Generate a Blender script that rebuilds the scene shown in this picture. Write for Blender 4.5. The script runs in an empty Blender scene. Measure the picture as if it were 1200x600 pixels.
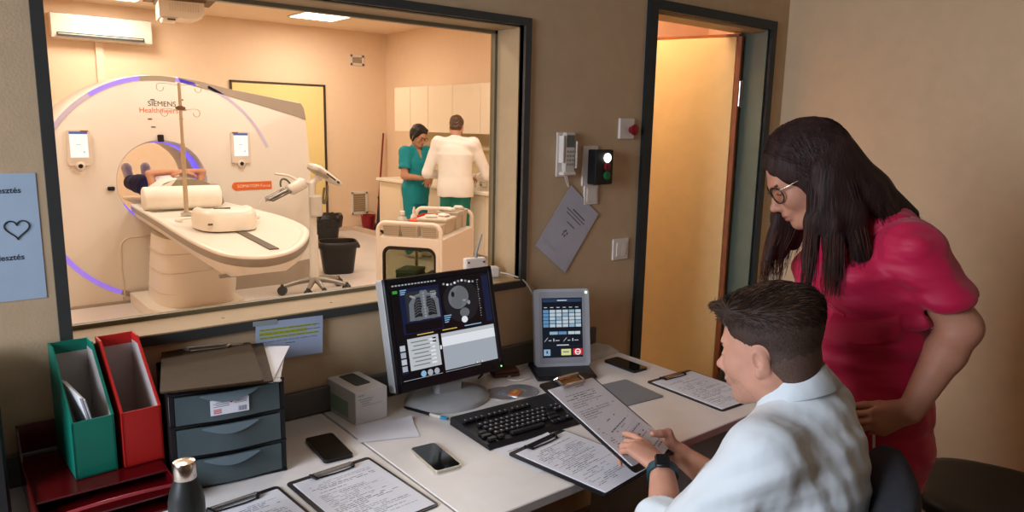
import bpy, math, random
import numpy as np
from mathutils import Matrix, Vector, Euler
random.seed(7)
PI = math.pi
SC = bpy.context.scene
COL = SC.collection

# ------------------------------------------------------------------ materials
def lin(c):
    c = c / 255.0
    return c / 12.92 if c <= 0.04045 else ((c + 0.055) / 1.055) ** 2.4

MATS = {}
def mat(name, rgb, rough=0.5, metal=0.0, var=0.05, scale=14.0, bump=0.0, bscale=180.0, spec=0.4,
        emit=None, estr=1.0, alpha=None, trans=0.0, sheen=0.0, stretch=None, coat=0.0, voronoi=False, bdist=.004):
    if name in MATS:
        return MATS[name]
    m = bpy.data.materials.new(name)
    m.use_nodes = True
    nt = m.node_tree
    b = nt.nodes['Principled BSDF']
    col = [lin(x) for x in rgb] + [1]
    tc = nt.nodes.new('ShaderNodeTexCoord')
    vec = tc.outputs['Object']
    if stretch:
        mp = nt.nodes.new('ShaderNodeMapping')
        mp.inputs['Scale'].default_value = stretch
        nt.links.new(vec, mp.inputs['Vector'])
        vec = mp.outputs['Vector']
    nz = nt.nodes.new('ShaderNodeTexNoise')
    nz.inputs['Scale'].default_value = scale
    nz.inputs['Detail'].default_value = 3
    nt.links.new(vec, nz.inputs['Vector'])
    rp = nt.nodes.new('ShaderNodeValToRGB')
    rp.color_ramp.elements[0].position = 0.3
    rp.color_ramp.elements[1].position = 0.7
    rp.color_ramp.elements[0].color = [max(0, x * (1 - var)) for x in col[:3]] + [1]
    rp.color_ramp.elements[1].color = [min(1, x * (1 + var)) for x in col[:3]] + [1]
    nt.links.new(nz.outputs['Fac'], rp.inputs['Fac'])
    nt.links.new(rp.outputs['Color'], b.inputs['Base Color'])
    b.inputs['Roughness'].default_value = rough
    b.inputs['Metallic'].default_value = metal
    b.inputs['Specular IOR Level'].default_value = spec
    b.inputs['Transmission Weight'].default_value = trans
    b.inputs['Coat Weight'].default_value = coat
    if sheen:
        b.inputs['Sheen Weight'].default_value = sheen
    if alpha is not None:
        b.inputs['Alpha'].default_value = alpha
    if emit:
        b.inputs['Emission Color'].default_value = [lin(x) for x in emit] + [1]
        b.inputs['Emission Strength'].default_value = estr
    if bump:
        n2 = nt.nodes.new('ShaderNodeTexVoronoi' if voronoi else 'ShaderNodeTexNoise')
        n2.inputs['Scale'].default_value = bscale
        nt.links.new(vec, n2.inputs['Vector'])
        bp = nt.nodes.new('ShaderNodeBump')
        bp.inputs['Strength'].default_value = bump
        bp.inputs['Distance'].default_value = bdist
        nt.links.new(n2.outputs[0], bp.inputs['Height'])
        nt.links.new(bp.outputs['Normal'], b.inputs['Normal'])
    MATS[name] = m
    return m

def glass_mat(name, tint, gloss, rough=0.02):
    m = bpy.data.materials.new(name)
    m.use_nodes = True
    nt = m.node_tree
    nt.nodes.clear()
    out = nt.nodes.new('ShaderNodeOutputMaterial')
    tr = nt.nodes.new('ShaderNodeBsdfTransparent')
    tr.inputs['Color'].default_value = [lin(x) for x in tint] + [1]
    gl = nt.nodes.new('ShaderNodeBsdfGlossy')
    gl.inputs['Roughness'].default_value = rough
    fr = nt.nodes.new('ShaderNodeLayerWeight')
    fr.inputs['Blend'].default_value = gloss
    mx = nt.nodes.new('ShaderNodeMixShader')
    nt.links.new(fr.outputs['Fresnel'], mx.inputs['Fac'])
    nt.links.new(tr.outputs[0], mx.inputs[1])
    nt.links.new(gl.outputs[0], mx.inputs[2])
    nt.links.new(mx.outputs[0], out.inputs['Surface'])
    MATS[name] = m
    return m

# ------------------------------------------------------------------ mesh builder
class MB:
    def __init__(self, T=None):
        self.v, self.f, self.mi, self.m = [], [], [], 0
        self.T = T or Matrix.Identity(4)
    def add(self, vs, fs, M=None):
        n = len(self.v)
        X = self.T @ M if M is not None else self.T
        self.v += [tuple(X @ Vector(p)) for p in vs]
        self.f += [tuple(i + n for i in f) for f in fs]
        self.mi += [self.m] * len(fs)
    def box(self, c, s, M=None, b=0.0):
        """box centred on c, size s, chamfer b"""
        hx, hy, hz = s[0] / 2, s[1] / 2, s[2] / 2
        b = min(b, hx * .99, hy * .99, hz * .99)
        vs, fs = [], []
        if b <= 0:
            for z in (-hz, hz):
                for x, y in ((-hx, -hy), (hx, -hy), (hx, hy), (-hx, hy)):
                    vs.append((c[0] + x, c[1] + y, c[2] + z))
            fs = [(3, 2, 1, 0), (4, 5, 6, 7), (0, 1, 5, 4), (1, 2, 6, 5), (2, 3, 7, 6), (3, 0, 4, 7)]
        else:
            idx = {}
            for sx in (-1, 1):
                for sy in (-1, 1):
                    for sz in (-1, 1):
                        for a in range(3):
                            p = [sx * (hx - b), sy * (hy - b), sz * (hz - b)]
                            p[a] += (sx, sy, sz)[a] * b
                            idx[(sx, sy, sz, a)] = len(vs)
                            vs.append((c[0] + p[0], c[1] + p[1], c[2] + p[2]))
            def q(keys, n):
                ids = [idx[k] for k in keys]
                p = [Vector(vs[i]) for i in ids]
                nn = (p[1] - p[0]).cross(p[2] - p[0])
                fs.append(tuple(ids) if nn.dot(Vector(n)) > 0 else tuple(reversed(ids)))
            for a in range(3):
                o = [i for i in range(3) if i != a]
                for sg in (-1, 1):
                    ks = []
                    for u, w in ((-1, -1), (1, -1), (1, 1), (-1, 1)):
                        s3 = [0, 0, 0]; s3[a] = sg; s3[o[0]] = u; s3[o[1]] = w
                        ks.append((*s3, a))
                    n = [0, 0, 0]; n[a] = sg
                    q(ks, n)
                for u in (-1, 1):
                    for w in (-1, 1):
                        k0 = [0, 0, 0]; k1 = [0, 0, 0]
                        k0[a] = -1; k1[a] = 1
                        k0[o[0]] = k1[o[0]] = u; k0[o[1]] = k1[o[1]] = w
                        n = [0, 0, 0]; n[o[0]] = u; n[o[1]] = w
                        q([(*k0, o[0]), (*k1, o[0]), (*k1, o[1]), (*k0, o[1])], n)
            for sx in (-1, 1):
                for sy in (-1, 1):
                    for sz in (-1, 1):
                        q([(sx, sy, sz, 0), (sx, sy, sz, 1), (sx, sy, sz, 2)], (sx, sy, sz))
        self.add(vs, fs, M)
        return self
    def quad(self, a, b, c, d, M=None):
        self.add([a, b, c, d], [(0, 1, 2, 3)], M)
        return self
    def tube(self, pts, r, seg=10, M=None, closed=False, caps=True, flat=None):
        """swept tube; r a number or one per point; flat=(vec, factor) squashes"""
        P = [Vector(p) for p in pts]
        n = len(P)
        R = r if isinstance(r, (list, tuple)) else [r] * n
        vs, fs = [], []
        t0 = (P[1] - P[0]).normalized()
        up = Vector((0, 0, 1)) if abs(t0.z) < 0.9 else Vector((1, 0, 0))
        u = t0.cross(up).normalized()
        for i in range(n):
            if closed:
                t = (P[(i + 1) % n] - P[i - 1])
            else:
                t = P[min(i + 1, n - 1)] - P[max(i - 1, 0)]
            t = t.normalized() if t.length > 1e-9 else t0
            u = (u - t * u.dot(t))
            u = u.normalized() if u.length > 1e-9 else t.orthogonal().normalized()
            w = t.cross(u)
            for k in range(seg):
                a = 2 * PI * k / seg
                d = u * math.cos(a) + w * math.sin(a)
                if flat:
                    fv = Vector(flat[0]).normalized()
                    d = d - fv * d.dot(fv) * (1 - flat[1])
                vs.append(tuple(P[i] + d * R[i]))
        m = n if closed else n - 1
        for i in range(m):
            j = (i + 1) % n
            for k in range(seg):
                l = (k + 1) % seg
                fs.append((i * seg + k, i * seg + l, j * seg + l, j * seg + k))
        if caps and not closed:
            fs.append(tuple(reversed(range(seg))))
            fs.append(tuple((n - 1) * seg + k for k in range(seg)))
        self.add(vs, fs, M)
        return self
    def cyl(self, a, b, r, r2=None, seg=20, M=None):
        return self.tube([a, b], [r, r if r2 is None else r2], seg, M)
    def lathe(self, prof, seg=32, M=None, caps=True):
        """prof = [(r, z)] about local z"""
        vs, fs = [], []
        for r, z in prof:
            for k in range(seg):
                a = 2 * PI * k / seg
                vs.append((r * math.cos(a), r * math.sin(a), z))
        for i in range(len(prof) - 1):
            for k in range(seg):
                l = (k + 1) % seg
                fs.append((i * seg + k, i * seg + l, (i + 1) * seg + l, (i + 1) * seg + k))
        if caps:
            fs.append(tuple(reversed(range(seg))))
            fs.append(tuple((len(prof) - 1) * seg + k for k in range(seg)))
        self.add(vs, fs, M)
        return self
    def prism(self, poly, h0, h1, M=None):
        """poly [(x,y)] extruded along local z from h0 to h1"""
        ar = sum(poly[i][0] * poly[(i + 1) % len(poly)][1] - poly[(i + 1) % len(poly)][0] * poly[i][1] for i in range(len(poly)))
        if ar < 0:
            poly = list(reversed(poly))
        n = len(poly)
        vs = [(x, y, h0) for x, y in poly] + [(x, y, h1) for x, y in poly]
        fs = [tuple(reversed(range(n))), tuple(range(n, 2 * n))]
        fs += [(i, (i + 1) % n, n + (i + 1) % n, n + i) for i in range(n)]
        self.add(vs, fs, M)
        return self
    def loft(self, rings, M=None, caps=True, closed=True):
        n = len(rings[0])
        vs = [p for r in rings for p in r]
        fs = []
        for i in range(len(rings) - 1):
            for k in range(n if closed else n - 1):
                l = (k + 1) % n
                fs.append((i * n + k, i * n + l, (i + 1) * n + l, (i + 1) * n + k))
        if caps:
            fs.append(tuple(reversed(range(n))))
            fs.append(tuple((len(rings) - 1) * n + k for k in range(n)))
        self.add(vs, fs, M)
        return self
    def ell(self, c, r, M=None, seg=16, rows=10):
        prof = []
        for i in range(rows + 1):
            a = -PI / 2 + PI * i / rows
            prof.append((max(1e-4, math.cos(a)), math.sin(a)))
        X = Matrix.Translation(c) @ Matrix.Diagonal((*r, 1))
        self.lathe(prof, seg, (M @ X) if M is not None else X)
        return self
    def text(self, s, size, M, ext=0.0003, align='LEFT', bold=0.0):
        cu = bpy.data.curves.new('lettering', 'FONT')
        cu.body = s; cu.size = size; cu.extrude = ext; cu.align_x = align; cu.resolution_u = 3
        cu.offset = bold
        ob = bpy.data.objects.new('lettering', cu)
        me = bpy.data.meshes.new_from_object(ob)
        self.add([tuple(v.co) for v in me.vertices], [tuple(p.vertices) for p in me.polygons], M)
        bpy.data.objects.remove(ob); bpy.data.meshes.remove(me); bpy.data.curves.remove(cu)
        return self
    def build(self, name, mats, parent=None, smooth=None):
        me = bpy.data.meshes.new(name)
        me.from_pydata(self.v, [], self.f)
        if not isinstance(mats, (list, tuple)):
            mats = [mats]
        for m in mats:
            me.materials.append(m)
        me.polygons.foreach_set('material_index', self.mi)
        if smooth:
            me.polygons.foreach_set('use_smooth', [True] * len(me.polygons))
            me.update()
            me.set_sharp_from_angle(angle=math.radians(smooth))
        me.update()
        o = bpy.data.objects.new(name, me)
        COL.objects.link(o)
        if parent is not None:
            o.parent = parent
        return o

def tag(o, label=None, cat=None, group=None, kind=None):
    if label: o['label'] = label
    if cat: o['category'] = cat
    if group: o['group'] = group
    if kind: o['kind'] = kind
    return o

def thing(name, label, cat, loc=(0, 0, 0), rot=(0, 0, 0), group=None, M=None):
    o = bpy.data.objects.new(name, None)
    o.empty_display_size = 0.05
    COL.objects.link(o)
    if M is not None:
        o.matrix_world = M
    else:
        o.location = loc
        o.rotation_euler = rot
    return tag(o, label, cat, group)

def struct(name, mb, mats, parent=None, smooth=None):
    o = mb.build(name, mats, parent, smooth)
    if parent is None:
        o['kind'] = 'structure'
    return o

def TR(x, y, z): return Matrix.Translation((x, y, z))
def RX(a): return Matrix.Rotation(a, 4, 'X')
def RY(a): return Matrix.Rotation(a, 4, 'Y')
def RZ(a): return Matrix.Rotation(a, 4, 'Z')
def D(a): return math.radians(a)
def frame(o, x, y):
    """matrix with origin o, x axis along x, y axis near y"""
    x = Vector(x).normalized(); y = Vector(y); y = (y - x * y.dot(x)).normalized(); z = x.cross(y)
    M = Matrix((x, y, z)).transposed().to_4x4()
    M.translation = Vector(o)
    return M
def copy_tree(o, parent=None):
    c = o.copy(); COL.objects.link(c); c.parent = parent
    for ch in o.children: copy_tree(ch, c)
    return c
def bez(p0, p1, p2, p3, n=12):
    out = []
    for i in range(n + 1):
        t = i / n; s = 1 - t
        out.append(tuple(s**3 * a + 3 * s * s * t * b + 3 * s * t * t * c + t**3 * d for a, b, c, d in zip(p0, p1, p2, p3)))
    return out
def catmull(P, n=6):
    P = [Vector(p) for p in P]; out = []
    Q = [P[0] * 2 - P[1]] + P + [P[-1] * 2 - P[-2]]
    for i in range(1, len(Q) - 2):
        for k in range(n):
            t = k / n
            a, b, c, d = Q[i - 1], Q[i], Q[i + 1], Q[i + 2]
            out.append(tuple(0.5 * ((2 * b) + (c - a) * t + (2 * a - 5 * b + 4 * c - d) * t * t + (3 * b - a - 3 * c + d) * t**3)))
    out.append(tuple(P[-1]))
    return out
def rrect(w, h, r, n=5):
    out = []
    for cx, cy, a0 in ((w/2 - r, h/2 - r, 0), (-w/2 + r, h/2 - r, 90), (-w/2 + r, -h/2 + r, 180), (w/2 - r, -h/2 + r, 270)):
        for i in range(n + 1):
            a = D(a0 + 90 * i / n)
            out.append((cx + r * math.cos(a), cy + r * math.sin(a)))
    return out
VERT = RX(PI / 2)   # local xy -> world xz, local z -> world -y (facing the control room)

# ------------------------------------------------------------------ palette
WALL = mat('wall_paint', (219, 190, 150), .75, bump=.2, bscale=170, var=.03)
WALLL = mat('woodchip_paint', (198, 172, 136), .8, bump=.09, bscale=160, var=.04, voronoi=True)
CTW = mat('peach_paint', (238, 207, 174), .7, bump=.1, bscale=120, var=.02)
CTC = mat('ceiling_paint', (240, 214, 186), .8, var=.02)
FRAME = mat('dark_frame_paint', (58, 60, 58), .45, var=.08)
FRAMEB = mat('dark_teal_paint', (24, 38, 44), .4, var=.1)
REVEAL = mat('beige_reveal_paint', (180, 154, 116), .55, var=.05)
GREENR = mat('grey_green_metal', (100, 112, 98), .45, var=.06)
VINYL = mat('pale_vinyl', (216, 204, 194), .35, var=.06, scale=40)
FLOORB = mat('brown_floor', (120, 98, 80), .5, var=.15, scale=30)
WHITE = mat('white_plastic', (226, 216, 202), .4, var=.02)
WHITEG = mat('white_gloss', (232, 222, 208), .25, var=.02)
GREYP = mat('grey_plastic', (150, 146, 138), .4, var=.04)
DGREY = mat('dark_grey_plastic', (62, 62, 62), .45, var=.06)
BLACK = mat('black_plastic', (18, 18, 20), .4, var=.1)
BLACKG = mat('black_glass', (8, 8, 10), .08, var=.1, spec=.6)
STEEL = mat('steel', (190, 186, 178), .28, 1.0, var=.06)
CHROME = mat('chrome', (210, 206, 200), .12, 1.0, var=.03)
BRASSY = mat('warm_metal', (176, 140, 100), .3, 1.0, var=.06)
PAPER = mat('paper', (225, 226, 230), .7, var=.02)
INK = mat('ink', (108, 110, 122), .7, var=.05)
INKL = mat('pale_ink', (160, 162, 174), .7, var=.05)
INKB = mat('blue_ink', (70, 90, 160), .7, var=.05)
BOARD = mat('clipboard_black', (26, 24, 26), .4, var=.1)
DESK = mat('desk_laminate', (232, 226, 218), .38, var=.03, bump=.02, bscale=500)
DESKE = mat('desk_edge', (184, 178, 172), .4, var=.03)

# ------------------------------------------------------------------ camera
cam = bpy.data.cameras.new('camera')
co = bpy.data.objects.new('camera', cam)
COL.objects.link(co)
rx = (0.77920834, -0.62644133, 0.02013996)
ry = (-0.09493635, -0.14972848, -0.98415876)
rz = (0.61953325, 0.7649527, -0.17614174)
Mc = Matrix(((rx[0], -ry[0], -rz[0], 0), (rx[1], -ry[1], -rz[1], 0), (rx[2], -ry[2], -rz[2], 1.60), (0, 0, 0, 1)))
co.matrix_world = Mc
cam.sensor_width = 36
cam.lens = 848.35 / 1200 * 36
cam.clip_start = 0.02
SC.camera = co

# ------------------------------------------------------------------ the room
WY = 2.02      # control-room face of the dividing wall
WB = 2.205      # scan-room face
XR = 3.335     # right wall
CX, CY, CZ = 5.566, 9.993, 2.92    # scan room: side wall, far wall, ceiling
WX0, WX1, WZ0, WZ1 = 0.243, 1.669, 1.041, 1.945     # window opening
DX0, DX1, DZ1 = 2.360, 3.182, 2.075                 # door opening
mb = MB()
def wbox(x0, x1, y0, y1, z0, z1, m=None):
    (m or mb).box(((x0 + x1) / 2, (y0 + y1) / 2, (z0 + z1) / 2), (x1 - x0, y1 - y0, z1 - z0))
for x0, x1, z0, z1 in ((-1.8, WX0, 0, CZ), (WX0, WX1, 0, WZ0), (WX0, WX1, WZ1, CZ), (WX1, DX0, 0, CZ), (DX0, DX1, DZ1, CZ), (DX1, 5.0, 0, CZ)):
    mb.m = 0
    # control-room skin in wallpaper, scan-room skin in peach
    wbox(x0, x1, WY, WB - .01, z0, z1)
    mb.m = 1
    wbox(x0, x1, WB - .01, WB, z0, z1)
struct('wall_front', mb, [WALLL, CTW])
mb = MB(); wbox(XR, XR + .15, -2.6, WY, 0, 2.75); struct('wall_right', mb, WALL)
mb = MB(); wbox(-1.8, XR + .15, -2.7, -2.6, 0, 2.75); struct('wall_rear', mb, WALL)
mb = MB()
for y0, y1, z0, z1 in ((-2.6, .35, 0, 2.75), (1.75, WY, 0, 2.75), (.35, 1.75, 0, 1.2), (.35, 1.75, 2.4, 2.75)):
    wbox(-1.8, -1.6, y0, y1, z0, z1)
struct('wall_left', mb, WALL)
mb = MB()
for y in (.38, 1.05, 1.72): wbox(-1.74, -1.68, y - .03, y + .03, 1.2, 2.4)
for z in (1.23, 2.37): wbox(-1.74, -1.68, .35, 1.75, z - .03, z + .03)
struct('window_2', mb, WHITE)
mb = MB(); wbox(-1.8, XR + .15, -2.7, WY, 2.75, 2.85); struct('ceiling', mb, mat('ceiling_white', (238, 232, 224), .8, var=.02))
mb = MB(); wbox(-1.8, XR + .15, -2.7, WB, -.06, 0); struct('floor', mb, FLOORB)
mb = MB(); wbox(XR - .015, XR, -2.6, WY, 0, .07); struct('baseboard_right', mb, mat('baseboard_grey', (150, 140, 128), .5))
mb = MB(); wbox(DX1 + .06, XR - .015, WY - .015, WY, 0, .07); struct('baseboard_front', mb, MATS['baseboard_grey'])
# scan room
mb = MB(); wbox(-1.8, 8, WB, CY + .1, -.06, 0); struct('floor_far', mb, VINYL)
mb = MB(); wbox(-1.8, 8, CY, CY + .1, 0, CZ); struct('wall_far', mb, CTW)
mb = MB(); wbox(CX, CX + .1, 3.9, CY, 0, CZ); wbox(4.1, CX + .1, 3.8, 3.9, 0, CZ); struct('wall_side', mb, CTW)
mb = MB(); wbox(-.9, -.8, WB, CY, 0, CZ); struct('wall_left_far', mb, CTW)
mb = MB(); wbox(-1.8, 8, WB, CY + .1, CZ, CZ + .08); struct('ceiling_far', mb, CTC)
# corridor behind the door
mb = MB(); mb.prism([(2.0, WB), (2.40, 3.05), (4.1, 3.05), (4.1, WB), (4.0, WB), (4.0, 2.98), (2.46, 2.98), (2.09, WB)], 0, CZ)
struct('wall_corridor', mb, mat('corridor_paint', (238, 200, 172), .7, var=.02))
mb = MB(); wbox(4.97, 5.0, 9.15, CY, 0, .07); wbox(3.2, CX, CY - .015, CY, 0, .07); struct('baseboard_far', mb, mat('vinyl_skirting', (216, 190, 166), .5))

# window between the rooms
win = bpy.data.objects.new('window_1', None); COL.objects.link(win); win['kind'] = 'structure'
win.location = (WX0, WY, WZ0)
T = win.matrix_world.inverted() if False else Matrix.Translation((-WX0, -WY, -WZ0))
mb = MB(T)
fw = .027
mb.m = 0
wbox(WX0 - fw, WX0, WY - .012, WY + .02, WZ0 - fw, WZ1 + fw)
wbox(WX1, WX1 + fw, WY - .012, WY + .02, WZ0 - fw, WZ1 + fw)
wbox(WX0, WX1, WY - .012, WY + .02, WZ1, WZ1 + fw)
wbox(WX0, WX1, WY - .012, WY + .02, WZ0 - fw, WZ0)
mb.build('window_frame', FRAME, win)
mb = MB(T)
wbox(WX0, WX0 + .004, WY + .02, WB, WZ0, WZ1)
wbox(WX1 - .004, WX1, WY + .02, WB, WZ0, WZ1)
wbox(WX0, WX1, WY + .02, WB, WZ1 - .004, WZ1)
wbox(WX0, WX1, WY - .012, WB, WZ0, WZ0 + .004)
# little screw heads in the reveal
for x in (.37, .62, .95, 1.3): mb.cyl((x, WY + .05, WZ0 + .004), (x, WY + .05, WZ0 + .006), .004, seg=8)
mb.build('reveal', REVEAL, win)
mb = MB(T)
gy = WY + .155
for x0, x1, z0, z1 in ((WX0 + .004, WX0 + .016, WZ0, WZ1), (WX1 - .016, WX1 - .004, WZ0, WZ1), (WX0, WX1, WZ1 - .016, WZ1 - .004), (WX0, WX1, WZ0 + .004, WZ0 + .016)):
    wbox(x0, x1, gy - .012, gy + .012, z0, z1)
mb.build('glazing_bead', mat('olive_bead', (120, 110, 84), .4), win)
mb = MB(T); wbox(WX0 + .004, WX1 - .004, gy - .003, gy + .003, WZ0 + .004, WZ1 - .004)
mb.build('pane', glass_mat('clear_pane', (247, 246, 242), .04), win)

# door frame and opened leaf
dr = bpy.data.objects.new('door_1', None); COL.objects.link(dr); dr['kind'] = 'structure'
dr.location = (DX0, WY, 0)
T = Matrix.Translation((-DX0, -WY, 0))
mb = MB(T); fw = .055
wbox(DX0 - fw, DX0, WY - .014, WY + .01, 0, DZ1 + .04)
wbox(DX1, DX1 + .04, WY - .014, WY + .004, 0, DZ1 + .04)
wbox(DX0, DX1, WY - .014, WY + .01, DZ1, DZ1 + .04)
mb.build('door_frame', FRAMEB, dr)
mb = MB(T)
wbox(DX0, DX0 + .01, WY + .03, WY + .145, 0, DZ1)
wbox(DX1 - .01, DX1, WY + .004, WY + .145, 0, DZ1)
mb.build('jamb', GREENR, dr)
mb = MB(T); wbox(DX0 + .01, DX1 - .01, WY + .02, WY + .10, DZ1 - .01, DZ1)
mb.build('head_lining', REVEAL, dr)
mb = MB(T)
wbox(DX1 - .02, DX1, WY + .145, WB, 0, DZ1); wbox(DX0, DX0 + .01, WY + .145, WB, 0, DZ1)
mb.build('stop_strip', mat('stop_strip_brass', (206, 176, 124), .4), dr)
# leaf: hinged on the right jamb, swung into the corridor
LM = TR(DX1 - .06 - DX0, .125, 0) @ RZ(D(180 - 68))
mb = MB(LM)
mb.m = 0; mb.box((.41, -.018, 1.03), (.80, .040, 2.04), b=.003)
mb.m = 1; mb.box((-.004, -.018, 1.03), (.024, .042, 2.045), b=.003)
mb.box((.41, -.018, 2.056), (.82, .042, .012))
lf = mb.build('door_leaf', [mat('yellow_door_laminate', (236, 206, 144), .5, var=.03), mat('orange_wood_edge', (150, 84, 36), .5, var=.15)], dr)
for z in (1.78, .3):
    h = MB(LM); h.cyl((-.020, -.044, z - .065), (-.020, -.044, z + .065), .011, seg=12); h.box((-.003, -.041, z), (.03, .004, .12)); h.box((-.018, -.020, z), (.005, .036, .12))
    h.build('hinge', STEEL, dr, 40)
hd = MB(LM); hd.m = 0
hd.box((.76, .006, 1.05), (.035, .012, .2), b=.004); hd.tube([(.76, .0, 1.08), (.76, .05, 1.08), (.65, .05, 1.08)], .009, 8)
hd.build('door_handle', STEEL, dr, 40)
# ------------------------------------------------------------------ desks
DZ = .72
def desk(x0, x1, y0, y1, label, legs):
    t = thing('desk', label, 'desk', ((x0 + x1) / 2, (y0 + y1) / 2, 0), group='white office desks along the wall')
    T = TR(-(x0 + x1) / 2, -(y0 + y1) / 2, 0)
    m = MB(T); m.box(((x0 + x1) / 2, (y0 + y1) / 2, DZ - .0125), (x1 - x0, y1 - y0, .025), b=.002)
    m.build('desktop', DESK, t)
    m = MB(T)
    m.box(((x0 + x1) / 2, y0 - .001, DZ - .0125), (x1 - x0 - .004, .002, .022)); m.box((x1 + .001, (y0 + y1) / 2, DZ - .0125), (.002, y1 - y0 - .004, .022))
    m.build('edge_band', DESKE, t)
    for x in legs:
        m = MB(T); m.box((x, (y0 + y1) / 2 + .03, (DZ - .025) / 2), (.025, y1 - y0 - .1, DZ - .025), b=.002); m.build('side_panel', DESK, t)
    m = MB(T); m.box(((x0 + x1) / 2, y1 - .06, .50), (abs(legs[1] - legs[0]) - .025, .018, .38)); m.build('modesty_panel', DESK, t)
desk(-1.0, .878, 1.215, 2.0, 'white desk on the left carrying the file boxes and drawer unit', (-.98, .855))
desk(.884, 2.09, 1.205, 2.0, 'white desk on the right carrying the monitor and keyboard', (.90, 2.07))
tr_ = MB(); tr_.box((.55, 2.01, .76), (3.05, .018, .08), b=.003)
struct('trim_1', tr_, mat('cable_duct_grey', (96, 92, 86), .5))

# ------------------------------------------------------------------ papers and clipboards
def printed(m, w, h, z, seed, rows=34, dense=.78, mi=(1, 2), top=.02, margin=.02, table=True):
    """rows of small dark word marks printed on a sheet centred on 0,0"""
    R = random.Random(seed)
    y = h / 2 - top
    step = (h - top - margin) / rows
    r = 0
    while r < rows:
        if r in (1, 2) or R.random() < .12:
            r += 1; y -= step; continue
        x = -w / 2 + margin + R.choice((0, 0, 0, .01, .04))
        end = w / 2 - margin - R.choice((0, 0, .02, .05, .09))
        m.m = mi[0] if R.random() < .45 else mi[1]
        if r == 0:
            x = -w * .18; end = w * .2; m.m = mi[0]
        while x < end:
            L = R.uniform(.005, .022)
            if R.random() < dense:
                hh = step * R.uniform(.26, .4)
                m.quad((x, y - hh, z), (min(x + L, end), y - hh, z), (min(x + L, end), y, z), (x, y, z))
            x += L + .003
        y -= step; r += 1
    if table:
        m.m = mi[1]
        for k in range(4):
            yy = h * .12 - k * h * .05
            m.quad((-w / 2 + margin, yy - .0005, z), (w / 2 - margin, yy - .0005, z), (w / 2 - margin, yy, z), (-w / 2 + margin, yy, z))

def clipboard(M, label, seed, style='wire', bw=.232, bl=.325, paper=True, board=BOARD, clipmat=STEEL, group=None, shift=0.0, blank=False, extra=False):
    """local: x across, y towards the clip, origin at the board's centre underside"""
    t = thing('clipboard', label, 'clipboard', M=M, group=group)
    m = MB(); m.prism(rrect(bw, bl, .012), 0, .003); m.build('board', board, t)
    if paper:
        m = MB(); pw, ph = .21, .297
        m.m = 0; m.box((shift, -.004, .0036), (pw, ph, .0012))
        m.box((shift + .002, -.0065, .0045), (pw, ph, .0006))
        if extra:
            m.add([tuple(RZ(D(14)) @ Vector(p) + Vector((.022, -.075, .0055))) for p in ((-.085, -.09, 0), (.085, -.09, 0), (.085, .1, 0), (-.085, .1, 0))], [(0, 1, 2, 3)])
        printed(m, pw, ph, .0050, seed)
        if extra:
            k = MB(TR(.022, -.075, 0) @ RZ(D(14))); printed(k, .17, .19, .0058, seed + 3, rows=16)
            n = len(m.v); m.v += k.v; m.f += [tuple(i + n for i in f) for f in k.f]; m.mi += k.mi
        m.build('paper_sheet', [PAPER, INK, INKL, INKB], t)
    yc = bl / 2 - .022
    m = MB()
    if style == 'wire':
        m.box((0, yc + .006, .0065), (.115, .016, .003), b=.001)
        m.tube([(-.052, yc + .01, .008), (-.052, yc - .004, .016), (.052, yc - .004, .016), (.052, yc + .01, .008)], .0028, 8)
        m.m = 1
        for sx in (-1, 1):
            m.tube([(sx * .055, yc + .012, .007), (sx * .058, yc - .004, .012), (sx * .05, yc - .014, .008)], .0042, 8)
        m.tube(bez((-.05, yc - .014, .008), (-.02, yc - .012, .008), (.01, yc - .022, .008), (.05, yc - .014, .008)), .0018, 6)
    else:
        m.box((0, yc, .0065), (.10, .034, .004), b=.0015)
        m.tube([(-.05, yc + .018, .008), (-.05, yc + .014, .016), (.05, yc + .014, .016), (.05, yc + .018, .008)], .004, 8)
        m.tube([(-.05, yc - .012, .009), (.05, yc - .012, .009)], .005, 8)
        for sx in (-1, 1): m.box((sx * .05, yc, .011), (.006, .036, .010), b=.002)
        m.m = 1; m.box((0, yc, .0095), (.086, .02, .002))
    m.build('clip', [clipmat, BLACK if style == 'wire' else BRASSY], t, 40)
    return t
def flat(x, y, yaw, z=DZ): return TR(x, y, z + .0006) @ RZ(D(yaw))
clipboard(flat(.741, 1.474, 3), 'clipboard with printed form lying in front of the dark phone near the desk seam', 11)
clipboard(flat(.493, 1.462, 4), 'clipboard with printed form beside the steel-capped bottle, its wire clip facing the drawer unit', 12)
clipboard(flat(2.02, 1.425, -2), 'clipboard with a form at the far right end of the desk by the yellow door', 13, clipmat=BRASSY)
clipboard(TR(1.293, 1.285, DZ + .0035) @ RZ(D(8)), 'clipboard with papers overhanging the desk edge under the one the seated man holds', 14, shift=.004, clipmat=BLACK)
# held clipboard: bottom edge in the man's hands, top raised
HC = frame((1.357, 1.253, .838), (.182, .035, -.018), (.055, .30, .118))
clipboard(HC, 'raised clipboard with papers held in the hands of the seated man', 15, style='lever', bl=.345, extra=True, clipmat=CHROME)
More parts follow.
